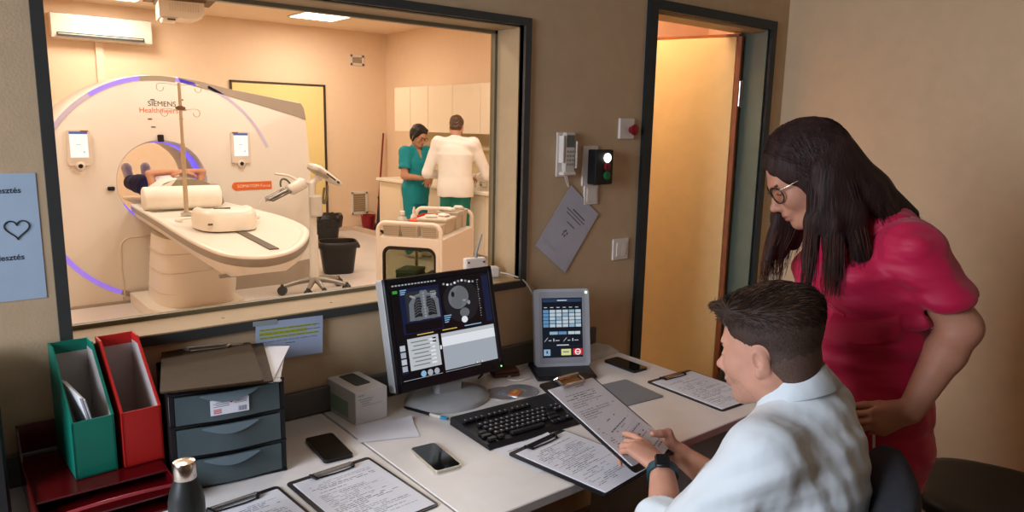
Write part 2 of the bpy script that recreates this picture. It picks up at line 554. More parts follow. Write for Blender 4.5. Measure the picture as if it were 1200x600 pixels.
# brown boards and loose sheets on the drawer unit are below
def sheets(x, y, yaw, z, w, h, n, label, seed, off=.006, rows=18, cat='paper', name='paper_sheet'):
    t = thing(name, label, cat, M=flat(x, y, yaw, z))
    R = random.Random(seed)
    for i in range(n):
        m = MB(TR(R.uniform(-off, off), R.uniform(-off, off), i * .0009) @ RZ(R.uniform(-.1, .1) if i else 0))
        c = .012 if i == n - 1 else .002
        N = 8
        vs = []
        for a in range(N + 1):
            for b in range(N + 1):
                u, v = a / N - .5, b / N - .5
                vs.append((u * w, v * h, .0004 + c * max(0, u + v - .55) ** 2 * 4 + .0006 * math.sin(9 * u + 4 * v + seed) ** 2))
        fs = [(a * (N + 1) + b, (a + 1) * (N + 1) + b, (a + 1) * (N + 1) + b + 1, a * (N + 1) + b + 1) for a in range(N) for b in range(N)]
        m.m = 0; m.add(vs, fs)
        if i == n - 1 and rows:
            printed(m, w, h * .9, .0016, seed, rows=rows)
        m.build('sheet', [PAPER, INK, INKL], t, 60)
    return t
sheets(.975, 1.765, -22, DZ, .17, .13, 2, 'loose white papers lying in front of the white carton on the desk', 3, rows=0)
sheets(1.245, 1.40, 2, DZ, .19, .20, 1, 'single printed sheet poking out from under the overhanging clipboard', 5)
m = MB(); m.prism(rrect(.17, .19, .008), 0, .003); mp = m.build('mouse_pad', mat('grey_mat', (128, 130, 132), .6, var=.04), None)
mp.matrix_world = flat(1.775, 1.565, -6); tag(mp, 'grey mat lying on the desk between the raised clipboard and the black phone', 'mat')

# ------------------------------------------------------------------ phones
def phone(x, y, yaw, label, edge, seed, w=.076, l=.158):
    t = thing('smartphone', label, 'phone', M=flat(x, y, yaw), group='phones lying on the desks')
    m = MB(); m.prism(rrect(w, l, .011, 6), 0, .0082); m.build('case', edge, t, 30)
    m = MB(); m.prism(rrect(w - .005, l - .005, .009, 6), .0082, .0088)
    m.build('screen', BLACKG, t)
    m = MB(); m.box((-w / 2 - .0006, l * .2, .0042), (.0016, .028, .0025), b=.0005); m.build('side_button', edge, t)
phone(.787, 1.752, -5, 'black phone lying behind the clipboard on the left desk', BLACK, 1, w=.08, l=.166)
phone(.988, 1.528, -6, 'dark phone with a pale metal rim lying on the right desk', mat('champagne_metal', (206, 198, 178), .3, .6), 2)
phone(1.985, 1.758, -1, 'black phone lying beside the bright touch-screen near the doorway', BLACK, 3)

# ------------------------------------------------------------------ magazine files on the red tray
def magfile(x, y, yaw, z, label, rgb, nm):
    w, d, h, hf, th = .086, .205, .272, .135, .004
    t = thing('magazine_file', label, 'file box', (x, y, z), (D(0), 0, D(yaw)), group='cardboard magazine files on the red tray')
    c = mat(nm, rgb, .45, var=.06, scale=8)
    inn = mat('file_lining', (186, 178, 172), .7, var=.05)
    # local: front face at y=-d/2; side outline slopes from low front to high back
    side = [(-d / 2, 0), (d / 2, 0), (d / 2, h), (d / 2 - .05, h), (-d / 2, hf)]
    for sx in (-1, 1):
        m = MB(TR(sx * (w / 2 - th / 2), 0, 0) @ Matrix(((0, 0, 1, 0), (1, 0, 0, 0), (0, 1, 0, 0), (0, 0, 0, 1))))
        m.m = 0; m.prism(side, -th / 2, th / 2)
        inner = [(-d / 2 + .005, .004), (d / 2 - .005, .004), (d / 2 - .005, h - .02), (d / 2 - .055, h - .02), (-d / 2 + .005, hf - .01)]
        m.m = 1; m.prism(inner, *((-th / 2 - .0008, -th / 2) if sx > 0 else (th / 2, th / 2 + .0008)))
        m.build('side', [c, inn], t)
    m = MB(); m.box((0, -d / 2 + th / 2, hf / 2), (w, th, hf)); m.build('front', c, t)
    m = MB(); m.m = 0; m.box((0, d / 2 - th / 2, h / 2), (w, th, h)); m.m = 1; m.box((0, d / 2 - th - .0005, h / 2 - .014), (w - .01, .001, h - .03)); m.build('back', [c, inn], t)
    m = MB(); m.box((0, 0, th / 2), (w, d, th)); m.build('bottom', c, t)
    return t
TZ = .792
magfile(.236, 1.898, 3, TZ + .001, 'green cardboard magazine file holding a brochure', (10, 118, 96), 'green_card')
magfile(.336, 1.896, 3, TZ + .001, 'red empty cardboard magazine file next to the green one', (190, 34, 28), 'red_card')
t = thing('brochure', 'folded brochure leaning inside the green magazine file', 'brochure', (.252, 1.888, TZ + .0065), (0, D(-13), D(8)))
m = MB(); m.m = 0
m.box((.0, 0, .098), (.004, .12, .19), M=RX(D(6))); m.box((.006, .0, .094), (.003, .125, .185), M=RX(D(6)))
m.m = 1
for k in range(11): m.box((.0083, .0, .03 + k * .014), (.0006, .1 - .01 * (k % 3), .003), M=RX(D(6)))
m.build('pages', [PAPER, mat('brown_ink', (170, 120, 80), .6)], t)
# translucent red tray stack
t = thing('letter_tray', 'translucent red letter tray standing under the two magazine files', 'tray', (.245, 1.84, DZ))
REDT = mat('translucent_red', (84, 6, 12), .2, var=.1, trans=.04, spec=.6)
m = MB(); tw, td = .262, .335
for z in (.0, .036):
    m.box((0, 0, z + .003), (tw, td, .005), b=.001)
    for sx in (-1, 1): m.box((sx * tw / 2, .0, z + .018), (.004, td, .034), b=.001)
    m.box((0, td / 2, z + .018), (tw, .004, .034), b=.001)
m.box((0, .03, .0685), (tw, td - .06, .005), b=.001)
m.build('tray_body', REDT, t)
m = MB(); m.box((tw / 2 + .004, td / 2 - .001, .075), (tw + .012, .004, .15), M=TR(-tw / 2 - .004, 0, 0)); m.prism([(-td / 2, 0), (td / 2, 0), (td / 2, .15), (td / 2 - .03, .15), (td / 2 - .07, .085), (-td / 2, .075)], -tw / 2 - .006, -tw / 2 - .002, M=Matrix(((0, 0, 1, 0), (1, 0, 0, 0), (0, 1, 0, 0), (0, 0, 0, 1))))
m.build('side_wall', REDT, t)
m = MB(); m.tube(bez((-.12, -td / 2, .055), (-.05, -td / 2 - .012, .07), (.05, -td / 2 - .012, .07), (.13, -td / 2, .058)), .004, 8)
m.build('front_lip', mat('pink_lip', (170, 60, 66), .2, trans=.2), t, 60)
t2 = sheets(.275, 1.61, 3, DZ, .2, .09, 2, 'white sheets lying flat in front of the red letter tray', 8, rows=0)

# ------------------------------------------------------------------ drawer unit
UM = TR(.519, 1.722, DZ) @ RZ(D(-8))
t = thing('drawer_unit', 'black desktop unit with three translucent smoky drawers', 'drawer unit', M=UM)
uw, ud, uh = .265, .30, .243
m = MB(); f = .010
m.box((-uw / 2 + .004, ud / 2, uh / 2), (.008, ud, uh), b=.001); m.box((uw / 2 - .004, ud / 2, uh / 2), (.008, ud, uh), b=.001)
m.box((0, ud / 2, uh - .004), (uw, ud, .008), b=.001); m.box((0, ud - .003, uh / 2), (uw, .006, uh)); m.box((0, ud / 2, .004), (uw, ud, .008), b=.001)
for k in (1, 2): m.box((0, ud / 2, k * uh / 3), (uw, ud, .006))
for sx in (-1, 1): m.box((sx * (uw / 2 - .006), .003, uh / 2), (.012, .008, uh), b=.001)
for k in range(4): 
    pts = bez((-uw / 2, -.001, k * uh / 3 + .004), (-uw / 4, -.001, k * uh / 3 + .004), (-uw / 8, -.001, k * uh / 3 - (.006 if k in (1, 2) else 0) + .004), (0, -.001, k * uh / 3 + .004 - (.006 if k in (1, 2) else 0)), 8)
    pts += [(-p[0], p[1], p[2]) for p in reversed(pts[:-1])]
    m.tube(pts, .004, 8)
m.build('housing', BLACK, t, 40)
SMOKE = mat('smoky_translucent', (78, 92, 94), .22, trans=.15, var=.08, scale=9)
for k in range(3):
    z0 = k * uh / 3 + .008; hh = uh / 3 - .012
    m = MB(); n = 12; vs = []; fs = []
    for i in range(n + 1):
        u = i / n - .5
        yb = -.004 - .010 * math.cos(u * PI) ** 2
        vs += [(u * (uw - .026), yb, z0), (u * (uw - .026), yb, z0 + hh), (u * (uw - .026), yb + .004, z0 + hh), (u * (uw - .026), yb + .004, z0)]
    for i in range(n):
        for j in range(4):
            fs.append((i * 4 + j, i * 4 + 4 + j, i * 4 + 4 + (j + 1) % 4, i * 4 + (j + 1) % 4))
    fs += [(3, 2, 1, 0), (n * 4, n * 4 + 1, n * 4 + 2, n * 4 + 3)]
    m.add(vs, fs)
    m.box((0, .14, z0 + .003), (uw - .03, .27, .003)); 
    for sx in (-1, 1): m.box((sx * (uw / 2 - .016), .14, z0 + hh / 2 - .004), (.003, .27, hh - .012))
    dw = m.build('drawer', SMOKE, t, 50)
    # crescent pull lip
    m = MB(); a = []
    for i in range(15):
        u = i / 14 - .5
        a.append((u * .13, -.0145 - .010 * math.cos(u * PI), z0 + hh - .004 - .017 * math.cos(u * PI)))
    vs = a + [(p[0], -.0135, z0 + hh - .001) for p in a]
    m.add(vs, [(i, i + 1, 16 + i, 15 + i) for i in range(14)])
    m.build('pull_lip', mat('pale_translucent', (108, 124, 130), .2, trans=.2), dw, 60)
m = MB(RZ(D(0)) @ TR(.0, -.0152, uh * 2 / 3 + .042) @ VERT)
m.m = 0; m.box((.0, 0, 0), (.088, .038, .0006))
m.m = 1
for r in range(4): m.box((-.016 - .003 * (r % 2), .012 - r * .0035, .0005), (.03 + .006 * (r % 2), .0012, .0003))
for r in range(3): m.box((.025, .012 - r * .003, .0005), (.03, .001, .0003))
for k in range(9): m.box((.02 + k * .0022, -.010, .0005), (.0012 if k % 3 else .0006, .012, .0003))
m.m = 2; m.lathe([(.0001, 0), (.0042, 0), (.0042, .0004), (.0001, .0004)], 14, M=TR(.004, .012, .0004))
for k in range(3): m.box((-.028, -.006 - k * .004, .0005), (.018, .0022, .0003))
m.build('price_sticker', [PAPER, INK, mat('sticker_red', (190, 50, 60), .5)], t)

BROWN = mat('brown_hardboard', (62, 46, 28), .6, spec=.15, var=.12, scale=60, bump=.05, bscale=600)
HT = DZ + uh
bm = TR(.515, 1.845, HT + .0225) @ RZ(D(-14))
def brown(M, label):
    t = thing('clipboard', label, 'clipboard', M=M)
    m = MB(); m.prism(rrect(.225, .33, .008), 0, .004); m.build('board', BROWN, t)
    m = MB(); m.box((0, .143, .0055), (.09, .02, .003), b=.001); m.tube([(-.05, .15, .007), (-.05, .137, .013), (.05, .137, .013), (.05, .15, .007)], .0035, 8)
    m.m = 0
    for sx in (-1, 1): m.tube([(sx * .05, .155, .006), (sx * .056, .143, .010), (sx * .046, .133, .007)], .0048, 8)
    m.build('clip', [STEEL], t, 40)
brown(bm, 'empty brown hardboard clipboard lying uppermost on the drawer unit')
brown(TR(.547, 1.853, HT + .0135) @ RZ(D(-16)), 'brown clipboard mostly hidden below the uppermost one on the drawer unit')
t = thing('paper_stack', 'stack of white papers sticking out from under the brown clipboards', 'papers', M=TR(.592, 1.865, HT + .0012) @ RZ(D(-20)))
for i in range(5):
    m = MB(TR(.004 * (i % 3), -.003 * i, i * .0022) @ RZ(D(-2.5 * i))); m.box((0, 0, .001), (.21, .297, .0018)); m.build('sheet', PAPER, t)

# ------------------------------------------------------------------ guessed black case, sized and placed to shade the lower left wall
t = thing('added_shade_case', 'black computer case added at the far left edge of the desk to shade the wall', 'computer', (-.135, 1.895, DZ), (0, 0, D(-90)))
m = MB(); m.box((0, 0, .19), (.19, .42, .35), b=.006); m.build('case_body', BLACK, t)
m = MB(); m.box((0, -.216, .19), (.18, .016, .34), b=.005); m.build('front_cover', DGREY, t)
m = MB(); m.box((0, -.226, .32), (.15, .006, .04), b=.002); m.build('drive_bay', BLACK, t)
m = MB(); m.cyl((.05, -.224, .25), (.05, -.229, .25), .009, seg=16); m.build('power_button', STEEL, t, 40)
for x in (-.07, .07):
    for y in (-.17, .17):
        m = MB(); m.cyl((x, y, 0.0005), (x, y, .016), .014, seg=12); m.build('foot', BLACK, t, 40)

# ------------------------------------------------------------------ bottle
t = thing('bottle', 'dark steel drinking bottle with a brushed metal cap in the foreground', 'bottle', (.345, 1.45, DZ))
m = MB(); m.lathe([(.030, 0), (.034, .004), (.035, .10), (.0345, .128), (.030, .150), (.023, .168), (.0205, .176)], 40); m.build('flask_body', mat('matte_charcoal', (52, 54, 52), .38, .4, var=.06), t, 40)
m = MB(); m.lathe([(.0215, .176), (.0225, .178), (.0225, .206), (.0205, .211), (.012, .213), (.0001, .2132)], 40); m.build('cap', mat('brushed_steel', (206, 196, 184), .22, 1., var=.1, stretch=(1, 1, 40)), t, 40)

# ------------------------------------------------------------------ carton
t = thing('tissue_carton', 'white carton with a dark window slot on top beside the monitor', 'box', M=TR(.966, 1.945, DZ + .001) @ RZ(D(3)))
m = MB(); m.m = 0; m.box((0, 0, .05), (.108, .19, .1), b=.0015)
m.m = 1; m.prism(rrect(.052, .11, .008), .1, .1008, M=TR(.004, .012, 0))
m.m = 2
for k in range(3): m.box((-.02, -.0953, .076 - k * .007), (.05 - k * .012, .0006, .0022))
m.box((.0, -.0953, .055), (.07, .0006, .001))
m.m = 3; m.box((-.0543, .01, .035), (.0006, .12, .05)); m.box((-.035, -.0953, .088), (.02, .0006, .004))
m.build('carton', [mat('carton_white', (214, 212, 206), .5, var=.03), mat('slot_film', (56, 66, 70), .2), INKL, mat('carton_green', (150, 178, 150), .5)], t)

# ------------------------------------------------------------------ monitor
t = thing('computer_monitor', 'grey-backed monitor showing chest scan images on the desk', 'monitor', (1.257, 1.87, DZ))
SIL = mat('silver_grey_plastic', (168, 170, 168), .35, var=.03)
BEZ = mat('bezel_black', (22, 24, 28), .32, var=.08)
m = MB(Matrix.Diagonal((1, .82, 1, 1)))
m.lathe([(.145, 0), (.146, .006), (.140, .014), (.11, .022), (.05, .03), (.0001, .031)], 48); m.build('stand_base', SIL, t, 40)
m = MB(); m.box((0, .03, .09), (.075, .035, .15), M=RX(D(8)), b=.006); m.box((.0, .0, .045), (.1, .03, .05), b=.008); m.build('stand_neck', SIL, t)
SW, SH = .414, .352
PM = TR(.0, -.035, .072) @ RX(D(-14))        # bottom centre of the panel, leaning back
m = MB(PM @ TR(0, 0, SH / 2)); m.m = 0
m.box((0, .032, 0), (SW, .045, SH), b=.006); m.box((0, .062, -.01), (.26, .03, .22), b=.01)
m.build('panel_housing', SIL, t)
b = .019
m = MB(PM @ TR(0, 0, SH / 2))
m.box((-SW / 2 + b / 2, .004, 0), (b, .012, SH), b=.003); m.box((SW / 2 - b / 2, .004, 0), (b, .012, SH), b=.003)
m.box((0, .004, SH / 2 - b / 2), (SW, .012, b), b=.003); m.box((0, .004, -SH / 2 + .015), (SW, .012, .03), b=.003)
m.build('bezel', BEZ, t)
m = MB(PM @ TR(0, 0, SH / 2))
for k in range(5): m.cyl((.085 + k * .021, -.0025, -SH / 2 + .014), (.085 + k * .021, -.005, -SH / 2 + .014), .006, seg=14)
m.build('button', BLACK, t, 40)
m = MB(PM @ TR(0, 0, SH / 2)); m.box((.193, -.0027, -SH / 2 + .012), (.005, .001, .005)); m.build('power_light', mat('green_led', (120, 255, 120), .4, emit=(150, 255, 140), estr=1.6), t)
m = MB(TR(0, 0, 0)); m.tube(bez((.13, .03, .05), (.20, .04, .05), (.17, .06, .02), (.19, .09, .005)), .004, 8); m.build('cable', BLACK, t, 60)
# screen picture: flat luminous shapes
EM = {}
def em(n, rgb, s=.8):
    return mat('screen_' + n, [x * .3 for x in rgb], .3, emit=rgb, estr=s, var=.03)
sm = [em('black', (10, 12, 16)), em('navy', (20, 30, 62)), em('film', (44, 48, 54)), em('tissue', (104, 108, 112)), em('bone', (150, 154, 158)),
      em('panel', (196, 202, 206)), em('pale', (170, 178, 188)), em('white', (236, 240, 246)), em('cyan', (140, 190, 225)), em('amber', (220, 190, 90)), em('lung', (30, 32, 36)), em('green', (60, 160, 60)), em('grey', (110, 116, 124))]
sw, sh = SW - 2 * b, SH - b - .03
m = MB(PM @ TR(0, 0, SH / 2 + (.03 - b) / 2) @ VERT)
LV = [0]
def R4(x0, y0, x1, y1, mi, lift=None):
    """rectangle in screen units (0..1 from top left)"""
    LV[0] += 1
    z = .0012 + (lift if lift is not None else 0)
    m.m = mi
    X = lambda u: (u - .5) * sw
    Y = lambda v: (.5 - v) * sh
    m.quad((X(x0), Y(y1), z), (X(x1), Y(y1), z), (X(x1), Y(y0), z), (X(x0), Y(y0), z))
def P4(pts, mi, lift):
    m.m = mi
    m.add([((u - .5) * sw, (.5 - v) * sh, .0012 + lift) for u, v in pts], [tuple(reversed(range(len(pts))))])
def el(cx, cy, rx_, ry_, mi, lift, a0=0, a1=360, n=28, rot=0):
    P = []
    for i in range(n):
        a = D(a0 + (a1 - a0) * i / n)
        x, y = rx_ * math.cos(a), ry_ * math.sin(a)
        P.append((cx + x * math.cos(rot) - y * math.sin(rot), cy + x * math.sin(rot) + y * math.cos(rot)))
    P4(P, mi, lift)
R4(0, 0, 1, 1, 0)
e = 1e-4
for i in range(14): R4(.02 + i * .031, .012, .04 + i * .031, .026, 6, e)
R4(.02, .07, .065, .10, 11, e)
# scout view of the chest
R4(.08, .06, .47, .53, 1, e); R4(.13, .10, .45, .40, 2, 2 * e); R4(.10, .42, .46, .52, 0, 2 * e)
P4([(.15, .40), (.16, .22), (.22, .14), (.27, .13), (.28, .10), (.34, .10), (.35, .13), (.40, .14), (.45, .21), (.45, .40)], 12, 3 * e)
P4([(.20, .37), (.205, .24), (.235, .16), (.272, .16), (.282, .27), (.275, .37)], 10, 4 * e)
P4([(.335, .37), (.325, .26), (.335, .16), (.375, .16), (.41, .23), (.42, .37)], 10, 4 * e)
el(.305, .31, .036, .055, 12, 5 * e)
for k in range(9): R4(.297, .12 + k * .03, .316, .14 + k * .03, 4, 6 * e)
for k in range(7):
    y = .17 + k * .027
    for s in (-1, 1):
        P4([(.306 + s * .022, y), (.306 + s * .06, y - .012), (.306 + s * (.085 + .004 * k), y + .016), (.306 + s * (.083 + .004 * k), y + .022), (.306 + s * .06, y - .005), (.306 + s * .022, y + .005)][::s], 3, 5 * e)
el(.20, .155, .03, .012, 4, 6 * e, rot=.5); el(.41, .155, .03, .012, 4, 6 * e, rot=-.5)
el(.24, .385, .045, .02, 3, 5 * e); el(.38, .385, .04, .02, 3, 5 * e)
# axial slice
R4(.475, .04, .88, .535, 0, e); R4(.92, .03, .99, .54, 1, e)
el(.68, .27, .185, .23, 10, 2 * e)
el(.655, .23, .105, .125, 12, 3 * e, rot=.2); el(.69, .20, .06, .085, 3, 4 * e); el(.63, .28, .06, .07, 3, 4 * e); el(.60, .19, .018, .03, 10, 5 * e)
el(.70, .40, .05, .05, 3, 4 * e); el(.69, .475, .032, .035, 7, 5 * e); el(.755, .30, .016, .022, 4, 5 * e); el(.71, .27, .02, .01, 4, 5 * e)
for k in range(9): el(.52 + k * .038, .068 + .014 * math.sin(k), .012, .012, 7 if k % 2 else 4, 5 * e)
for k in range(16): R4(.865, .07 + k * .026, .875 + (.01 if k % 4 == 0 else 0), .076 + k * .026, 6, 3 * e)
for k in range(4): R4(.485, .40 + k * .022, .56 - k * .012, .41 + k * .022, 8, 3 * e)
for k in range(3): R4(.09, .07 + k * .02, .15 - k * .01, .08 + k * .02, 8, 3 * e)
for k in range(4): R4(.375, .12 + k * .02, .43, .13 + k * .02, 4, 6 * e)
R4(.20, .543, .36, .553, 9, e); R4(.45, .543, .60, .553, 9, e); R4(.68, .54, .86, .55, 8, e)
# lower half: protocol card and list
R4(.02, .62, .075, .92, 1, e)
for k in range(4): R4(.024, .63 + k * .07, .072, .685 + k * .07, 6 if k % 2 else 5, 2 * e)
R4(.10, .575, .40, .90, 5, e)
for k in range(7): R4(.13 + .02 * (k % 2), .61 + k * .04, .29 + .02 * (k % 3), .62 + k * .04, 12, 2 * e); R4(.31, .607 + k * .04, .36, .625 + k * .04, 7, 2 * e)
R4(.34, .60, .375, .615, 0, 3 * e); R4(.34, .635, .375, .65, 0, 3 * e)
R4(.43, .58, .99, .97, 6, e); R4(.43, .62, .99, .72, 7, 2 * e); R4(.43, .585, .99, .615, 5, 2 * e); R4(.405, .70, .422, .74, 7, 2 * e)
for k, mi in enumerate((8, 6, 6)): el(.215 + k * .065, .952, .026, .032, mi, 2 * e)
for k in range(6): R4(.74 + k * .018, .952, .75 + k * .018, .966, (11, 7, 9)[k % 3], 3 * e)
R4(.43, .985, .8, .99, 6, e); R4(.02, .985, .4, .99, 6, e)
m.build('screen', sm, t)

# ------------------------------------------------------------------ keyboard
KM = frame((1.345, 1.592, DZ + .001), (.425, -.018, 0), (.08, .215, 0))
KM = TR(1.362, 1.575, DZ + .001) @ RZ(D(-3))
t = thing('keyboard', 'black wired computer keyboard lying below the monitor', 'keyboard', M=KM)
m = MB(); prof = [(-.105, .004), (-.09, .012), (.085, .026), (.10, .026), (.105, .018), (.105, 0), (-.105, 0)]
m.prism(prof, -.222, .222, M=Matrix(((0, 0, 1, 0), (1, 0, 0, 0), (0, 1, 0, 0), (0, 0, 0, 1))))
m.build('keyboard_body', mat('keyboard_black', (20, 20, 22), .45, var=.08), t)
kme = None; nk = 0
KB = mat('key_black', (26, 26, 29), .35, var=.08)
LEG = mat('key_legend', (190, 192, 196), .5)
def key(x, y, w=.016, leg=True):
    global kme, nk
    nk += 1
    m = MB(); z = .0175 + (y + .09) * .08
    m.m = 0; m.box((0, 0, .004), (w, .0155, .008), b=.002)
    if leg: m.m = 1; m.box((-w * .12, .002, .0081), (.0045, .0045, .0003))
    if kme is None or w != .016 or not leg:
        o = m.build('key', [KB, LEG], t)
        if w == .016 and leg: kme = o
    else:
        o = kme.copy(); COL.objects.link(o); o.parent = t
    o.location = (x, y, z - .004); o.rotation_euler = (D(4.6), 0, 0)
for r, (yy, n, x0) in enumerate(((-.055, 10, -.165), (-.035, 11, -.17), (-.015, 12, -.175), (.005, 13, -.18))):
    for k in range(n): key(x0 + k * .0192 + .0, yy)
for k in range(12): key(-.205 + k * .0192 + (k // 4) * .008, .045)
for k in range(3):
    for r in (0, 1): key(.085 + k * .019, .005 - r * .02)
    key(.085 + k * .019, -.075)
key(.104, -.055)
for k in range(4):
    for r in range(4): key(.148 + k * .019, .005 - r * .02)
for x, w in ((-.195, .026), (-.165, .022), (.03, .022), (.058, .026)): key(x, -.077, w, False)
key(-.07, -.077, .12, False)
for x, y, w in ((-.2, -.055, .03), (-.2, -.035, .026), (.045, -.055, .04), (.052, -.035, .034)): key(x, y, w, False)
m = MB(); 
for k in range(3): m.box((.16 + k * .02, .06, .0265), (.01, .004, .001))
m.build('lamp_label', LEG, t)

# ------------------------------------------------------------------ pen, discs, small box
t = thing('pen', 'dark ballpoint pen with a blue cap lying in front of the monitor stand', 'pen', M=TR(1.128, 1.803, DZ + .0055) @ RZ(D(-70)))
m = MB(); m.tube([(-.085, 0, 0), (-.07, 0, 0), (.04, 0, 0)], [.0015, .0045, .0048], 12); m.build('barrel', BLACK, t, 40)
m = MB(); m.tube([(.02, 0, 0), (.06, 0, 0)], [.0049, .0049], 12); m.build('grip', WHITE, t, 40)
m = MB(); m.tube([(.06, 0, 0), (.085, 0, 0)], [.0049, .0042], 12); m.box((.07, .006, 0), (.03, .002, .003)); m.build('pen_cap', mat('pen_blue', (40, 150, 190), .3), t, 40)
CD = mat('disc_mirror', (206, 210, 214), .24, .7, var=.08)
for x, y, z, lab in ((1.435, 1.80, 0, 'shiny optical disc lying on the desk, partly under the other disc'), (1.492, 1.783, .0016, 'shiny optical disc overlapping the disc nearer the monitor')):
    t = thing('optical_disc', lab, 'disc', (x, y, DZ + .0008 + z))
    m = MB(); m.lathe([(.0075, 0), (.06, 0), (.06, .0013), (.0075, .0013), (.0075, 0)], 48, caps=False); m.build('disc', CD, t, 40)
    m = MB(); m.lathe([(.0075, .0013), (.021, .0013), (.021, .0016), (.0075, .0016)], 32, caps=False); m.build('hub_ring', mat('hub_clear', (150, 156, 160), .1), t, 40)
m = MB(RZ(D(30))); m.m = 0; m.box((0, 0, .0008), (.05, .034, .0016)); m.m = 1; m.box((.005, .004, .0018), (.03, .01, .0004))
o = m.build('sticker_slip', [mat('orange_slip', (214, 120, 60), .5), mat('yellow_slip', (220, 190, 90), .5)], None); o.location = (1.465, 1.775, DZ + .0042)
tag(o, 'small orange paper slip lying on the shiny discs', 'slip')
for x, y, yaw, s, rgb, nm, lab in ((1.55, 1.94, -20, (.10, .055, .03), (84, 48, 34), 'brown_leather', 'small brown wallet lying against the wall behind the discs'),):
    t = thing('wallet', lab, 'wallet', M=TR(x, y, DZ + .0006) @ RZ(D(yaw)))
    m = MB(); m.box((0, 0, .0065), (s[0], s[1], .012), b=.004); m.build('flap', mat(nm, rgb, .5, var=.15), t)
    m = MB(); m.box((0, 0, .019), (s[0] - .004, s[1] - .004, .012), b=.004); m.build('cover', mat(nm, rgb, .5, var=.15), t)

# ------------------------------------------------------------------ injector touch screen
SMt = TR(1.752, 1.852, DZ) @ RZ(D(-29))
t = thing('touch_screen_console', 'pale grey portrait touch-screen console standing on a black base', 'screen', M=SMt)
m = MB(); m.box((-.01, -.02, .0095), (.22, .17, .018), b=.006); m.box((0, .055, .062), (.09, .03, .09), b=.006); m.build('base', BLACK, t)
XM = TR(0, .0, .018) @ RX(D(-13)) @ TR(0, 0, .142) @ VERT
m = MB(XM); m.prism(rrect(.208, .284, .014), -.030, 0); m.build('screen_housing', mat('console_grey', (166, 168, 170), .4, var=.02), t, 30)
m = MB(XM); m.prism(rrect(.172, .262, .006), 0, .0012); m.build('bezel', mat('console_bezel', (150, 152, 156), .4), t)
m = MB(XM); sw, sh = .152, .218
m.m = 0; m.quad((-sw / 2, -sh / 2, .0016), (sw / 2, -sh / 2, .0016), (sw / 2, sh / 2, .0016), (-sw / 2, sh / 2, .0016))
def C4(x0, y0, x1, y1, mi, z=.0018):
    m.m = mi; X = lambda u: (u - .5) * sw; Y = lambda v: (.5 - v) * sh
    m.quad((X(x0), Y(y1), z), (X(x1), Y(y1), z), (X(x1), Y(y0), z), (X(x0), Y(y0), z))
C4(.02, .015, .98, .07, 1); C4(.38, .035, .62, .05, 2, .002)
for c in range(6): C4(.05 + c * .155, .155, .13 + c * .155, .165, 2)
for r in range(5):
    for c in range(6):
        C4(.03 + c * .16, .20 + r * .06, .165 + c * .16, .25 + r * .06, (3 if (r * 7 + c * 3) % 4 else 4) if c else 5)
for x0, x1, mi in ((.18, .38, 4), (.40, .60, 5), (.64, .80, 3), (.81, .94, 3)): C4(x0, .565, x1, .615, mi)
for s in (0, .47):
    m.m = 2
    for a, b_ in (((.05, .73), (.13, .67)), ((.03, .72), (.06, .75))):
        p, q_ = a, b_
        X = lambda u: (u + s - .5) * sw; Y = lambda v: (.5 - v) * sh
        dx, dy = (q_[1] - p[1]) * .15, (q_[0] - p[0]) * .15
        m.quad((X(p[0] - dx), Y(p[1] - dy), .0018), (X(p[0] + dx), Y(p[1] + dy), .0018), (X(q_[0] + dx), Y(q_[1] + dy), .0018), (X(q_[0] - dx), Y(q_[1] - dy), .0018))
    C4(.15 + s, .71, .22 + s, .72, 2); C4(.27 + s, .68, .29 + s, .73, 2); C4(.32 + s, .71, .42 + s, .72, 2)
C4(.35, .785, .65, .80, 2); C4(.02, .81, .98, .814, 1)
C4(.03, .86, .19, .965, 4); C4(.46, .86, .70, .965, 6); C4(.75, .855, .99, .965, 7)
C4(.09, .885, .13, .93, 1, .002); C4(.50, .90, .65, .915, 1, .002)
m.m = 8; m.lathe([(.0115, .002), (.0075, .002)], 24, M=TR(.37 * sw, -.41 * sh, 0), caps=False)
m.quad(((.37 - .05) * sw, -.42 * sh, .0021), ((.37 + .05) * sw, -.42 * sh, .0021), ((.37 + .05) * sw, -.405 * sh, .0021), ((.37 - .05) * sw, -.405 * sh, .0021))
m.build('screen', [em('deep', (14, 22, 34)), em('bar', (40, 62, 90)), em('text', (214, 224, 232)), em('cell', (196, 214, 226), .75), em('cell_blue', (150, 186, 212), .75), em('cell_deep', (104, 150, 190), .75), em('key_yellow', (222, 226, 150), .8), em('key_red', (206, 44, 56), .8), em('key_white', (250, 240, 240), .8)], t)
m = MB(XM); m.cyl((.092, .128, .0), (.092, .128, .003), .0045, seg=16); m.build('indicator_lamp', mat('lamp_pale_green', (220, 255, 210), .3, emit=(225, 255, 215), estr=2), t)
m = MB(XM); m.box((0, -.125, .0014), (.04, .005, .0006)); m.build('badge', GREYP, t)

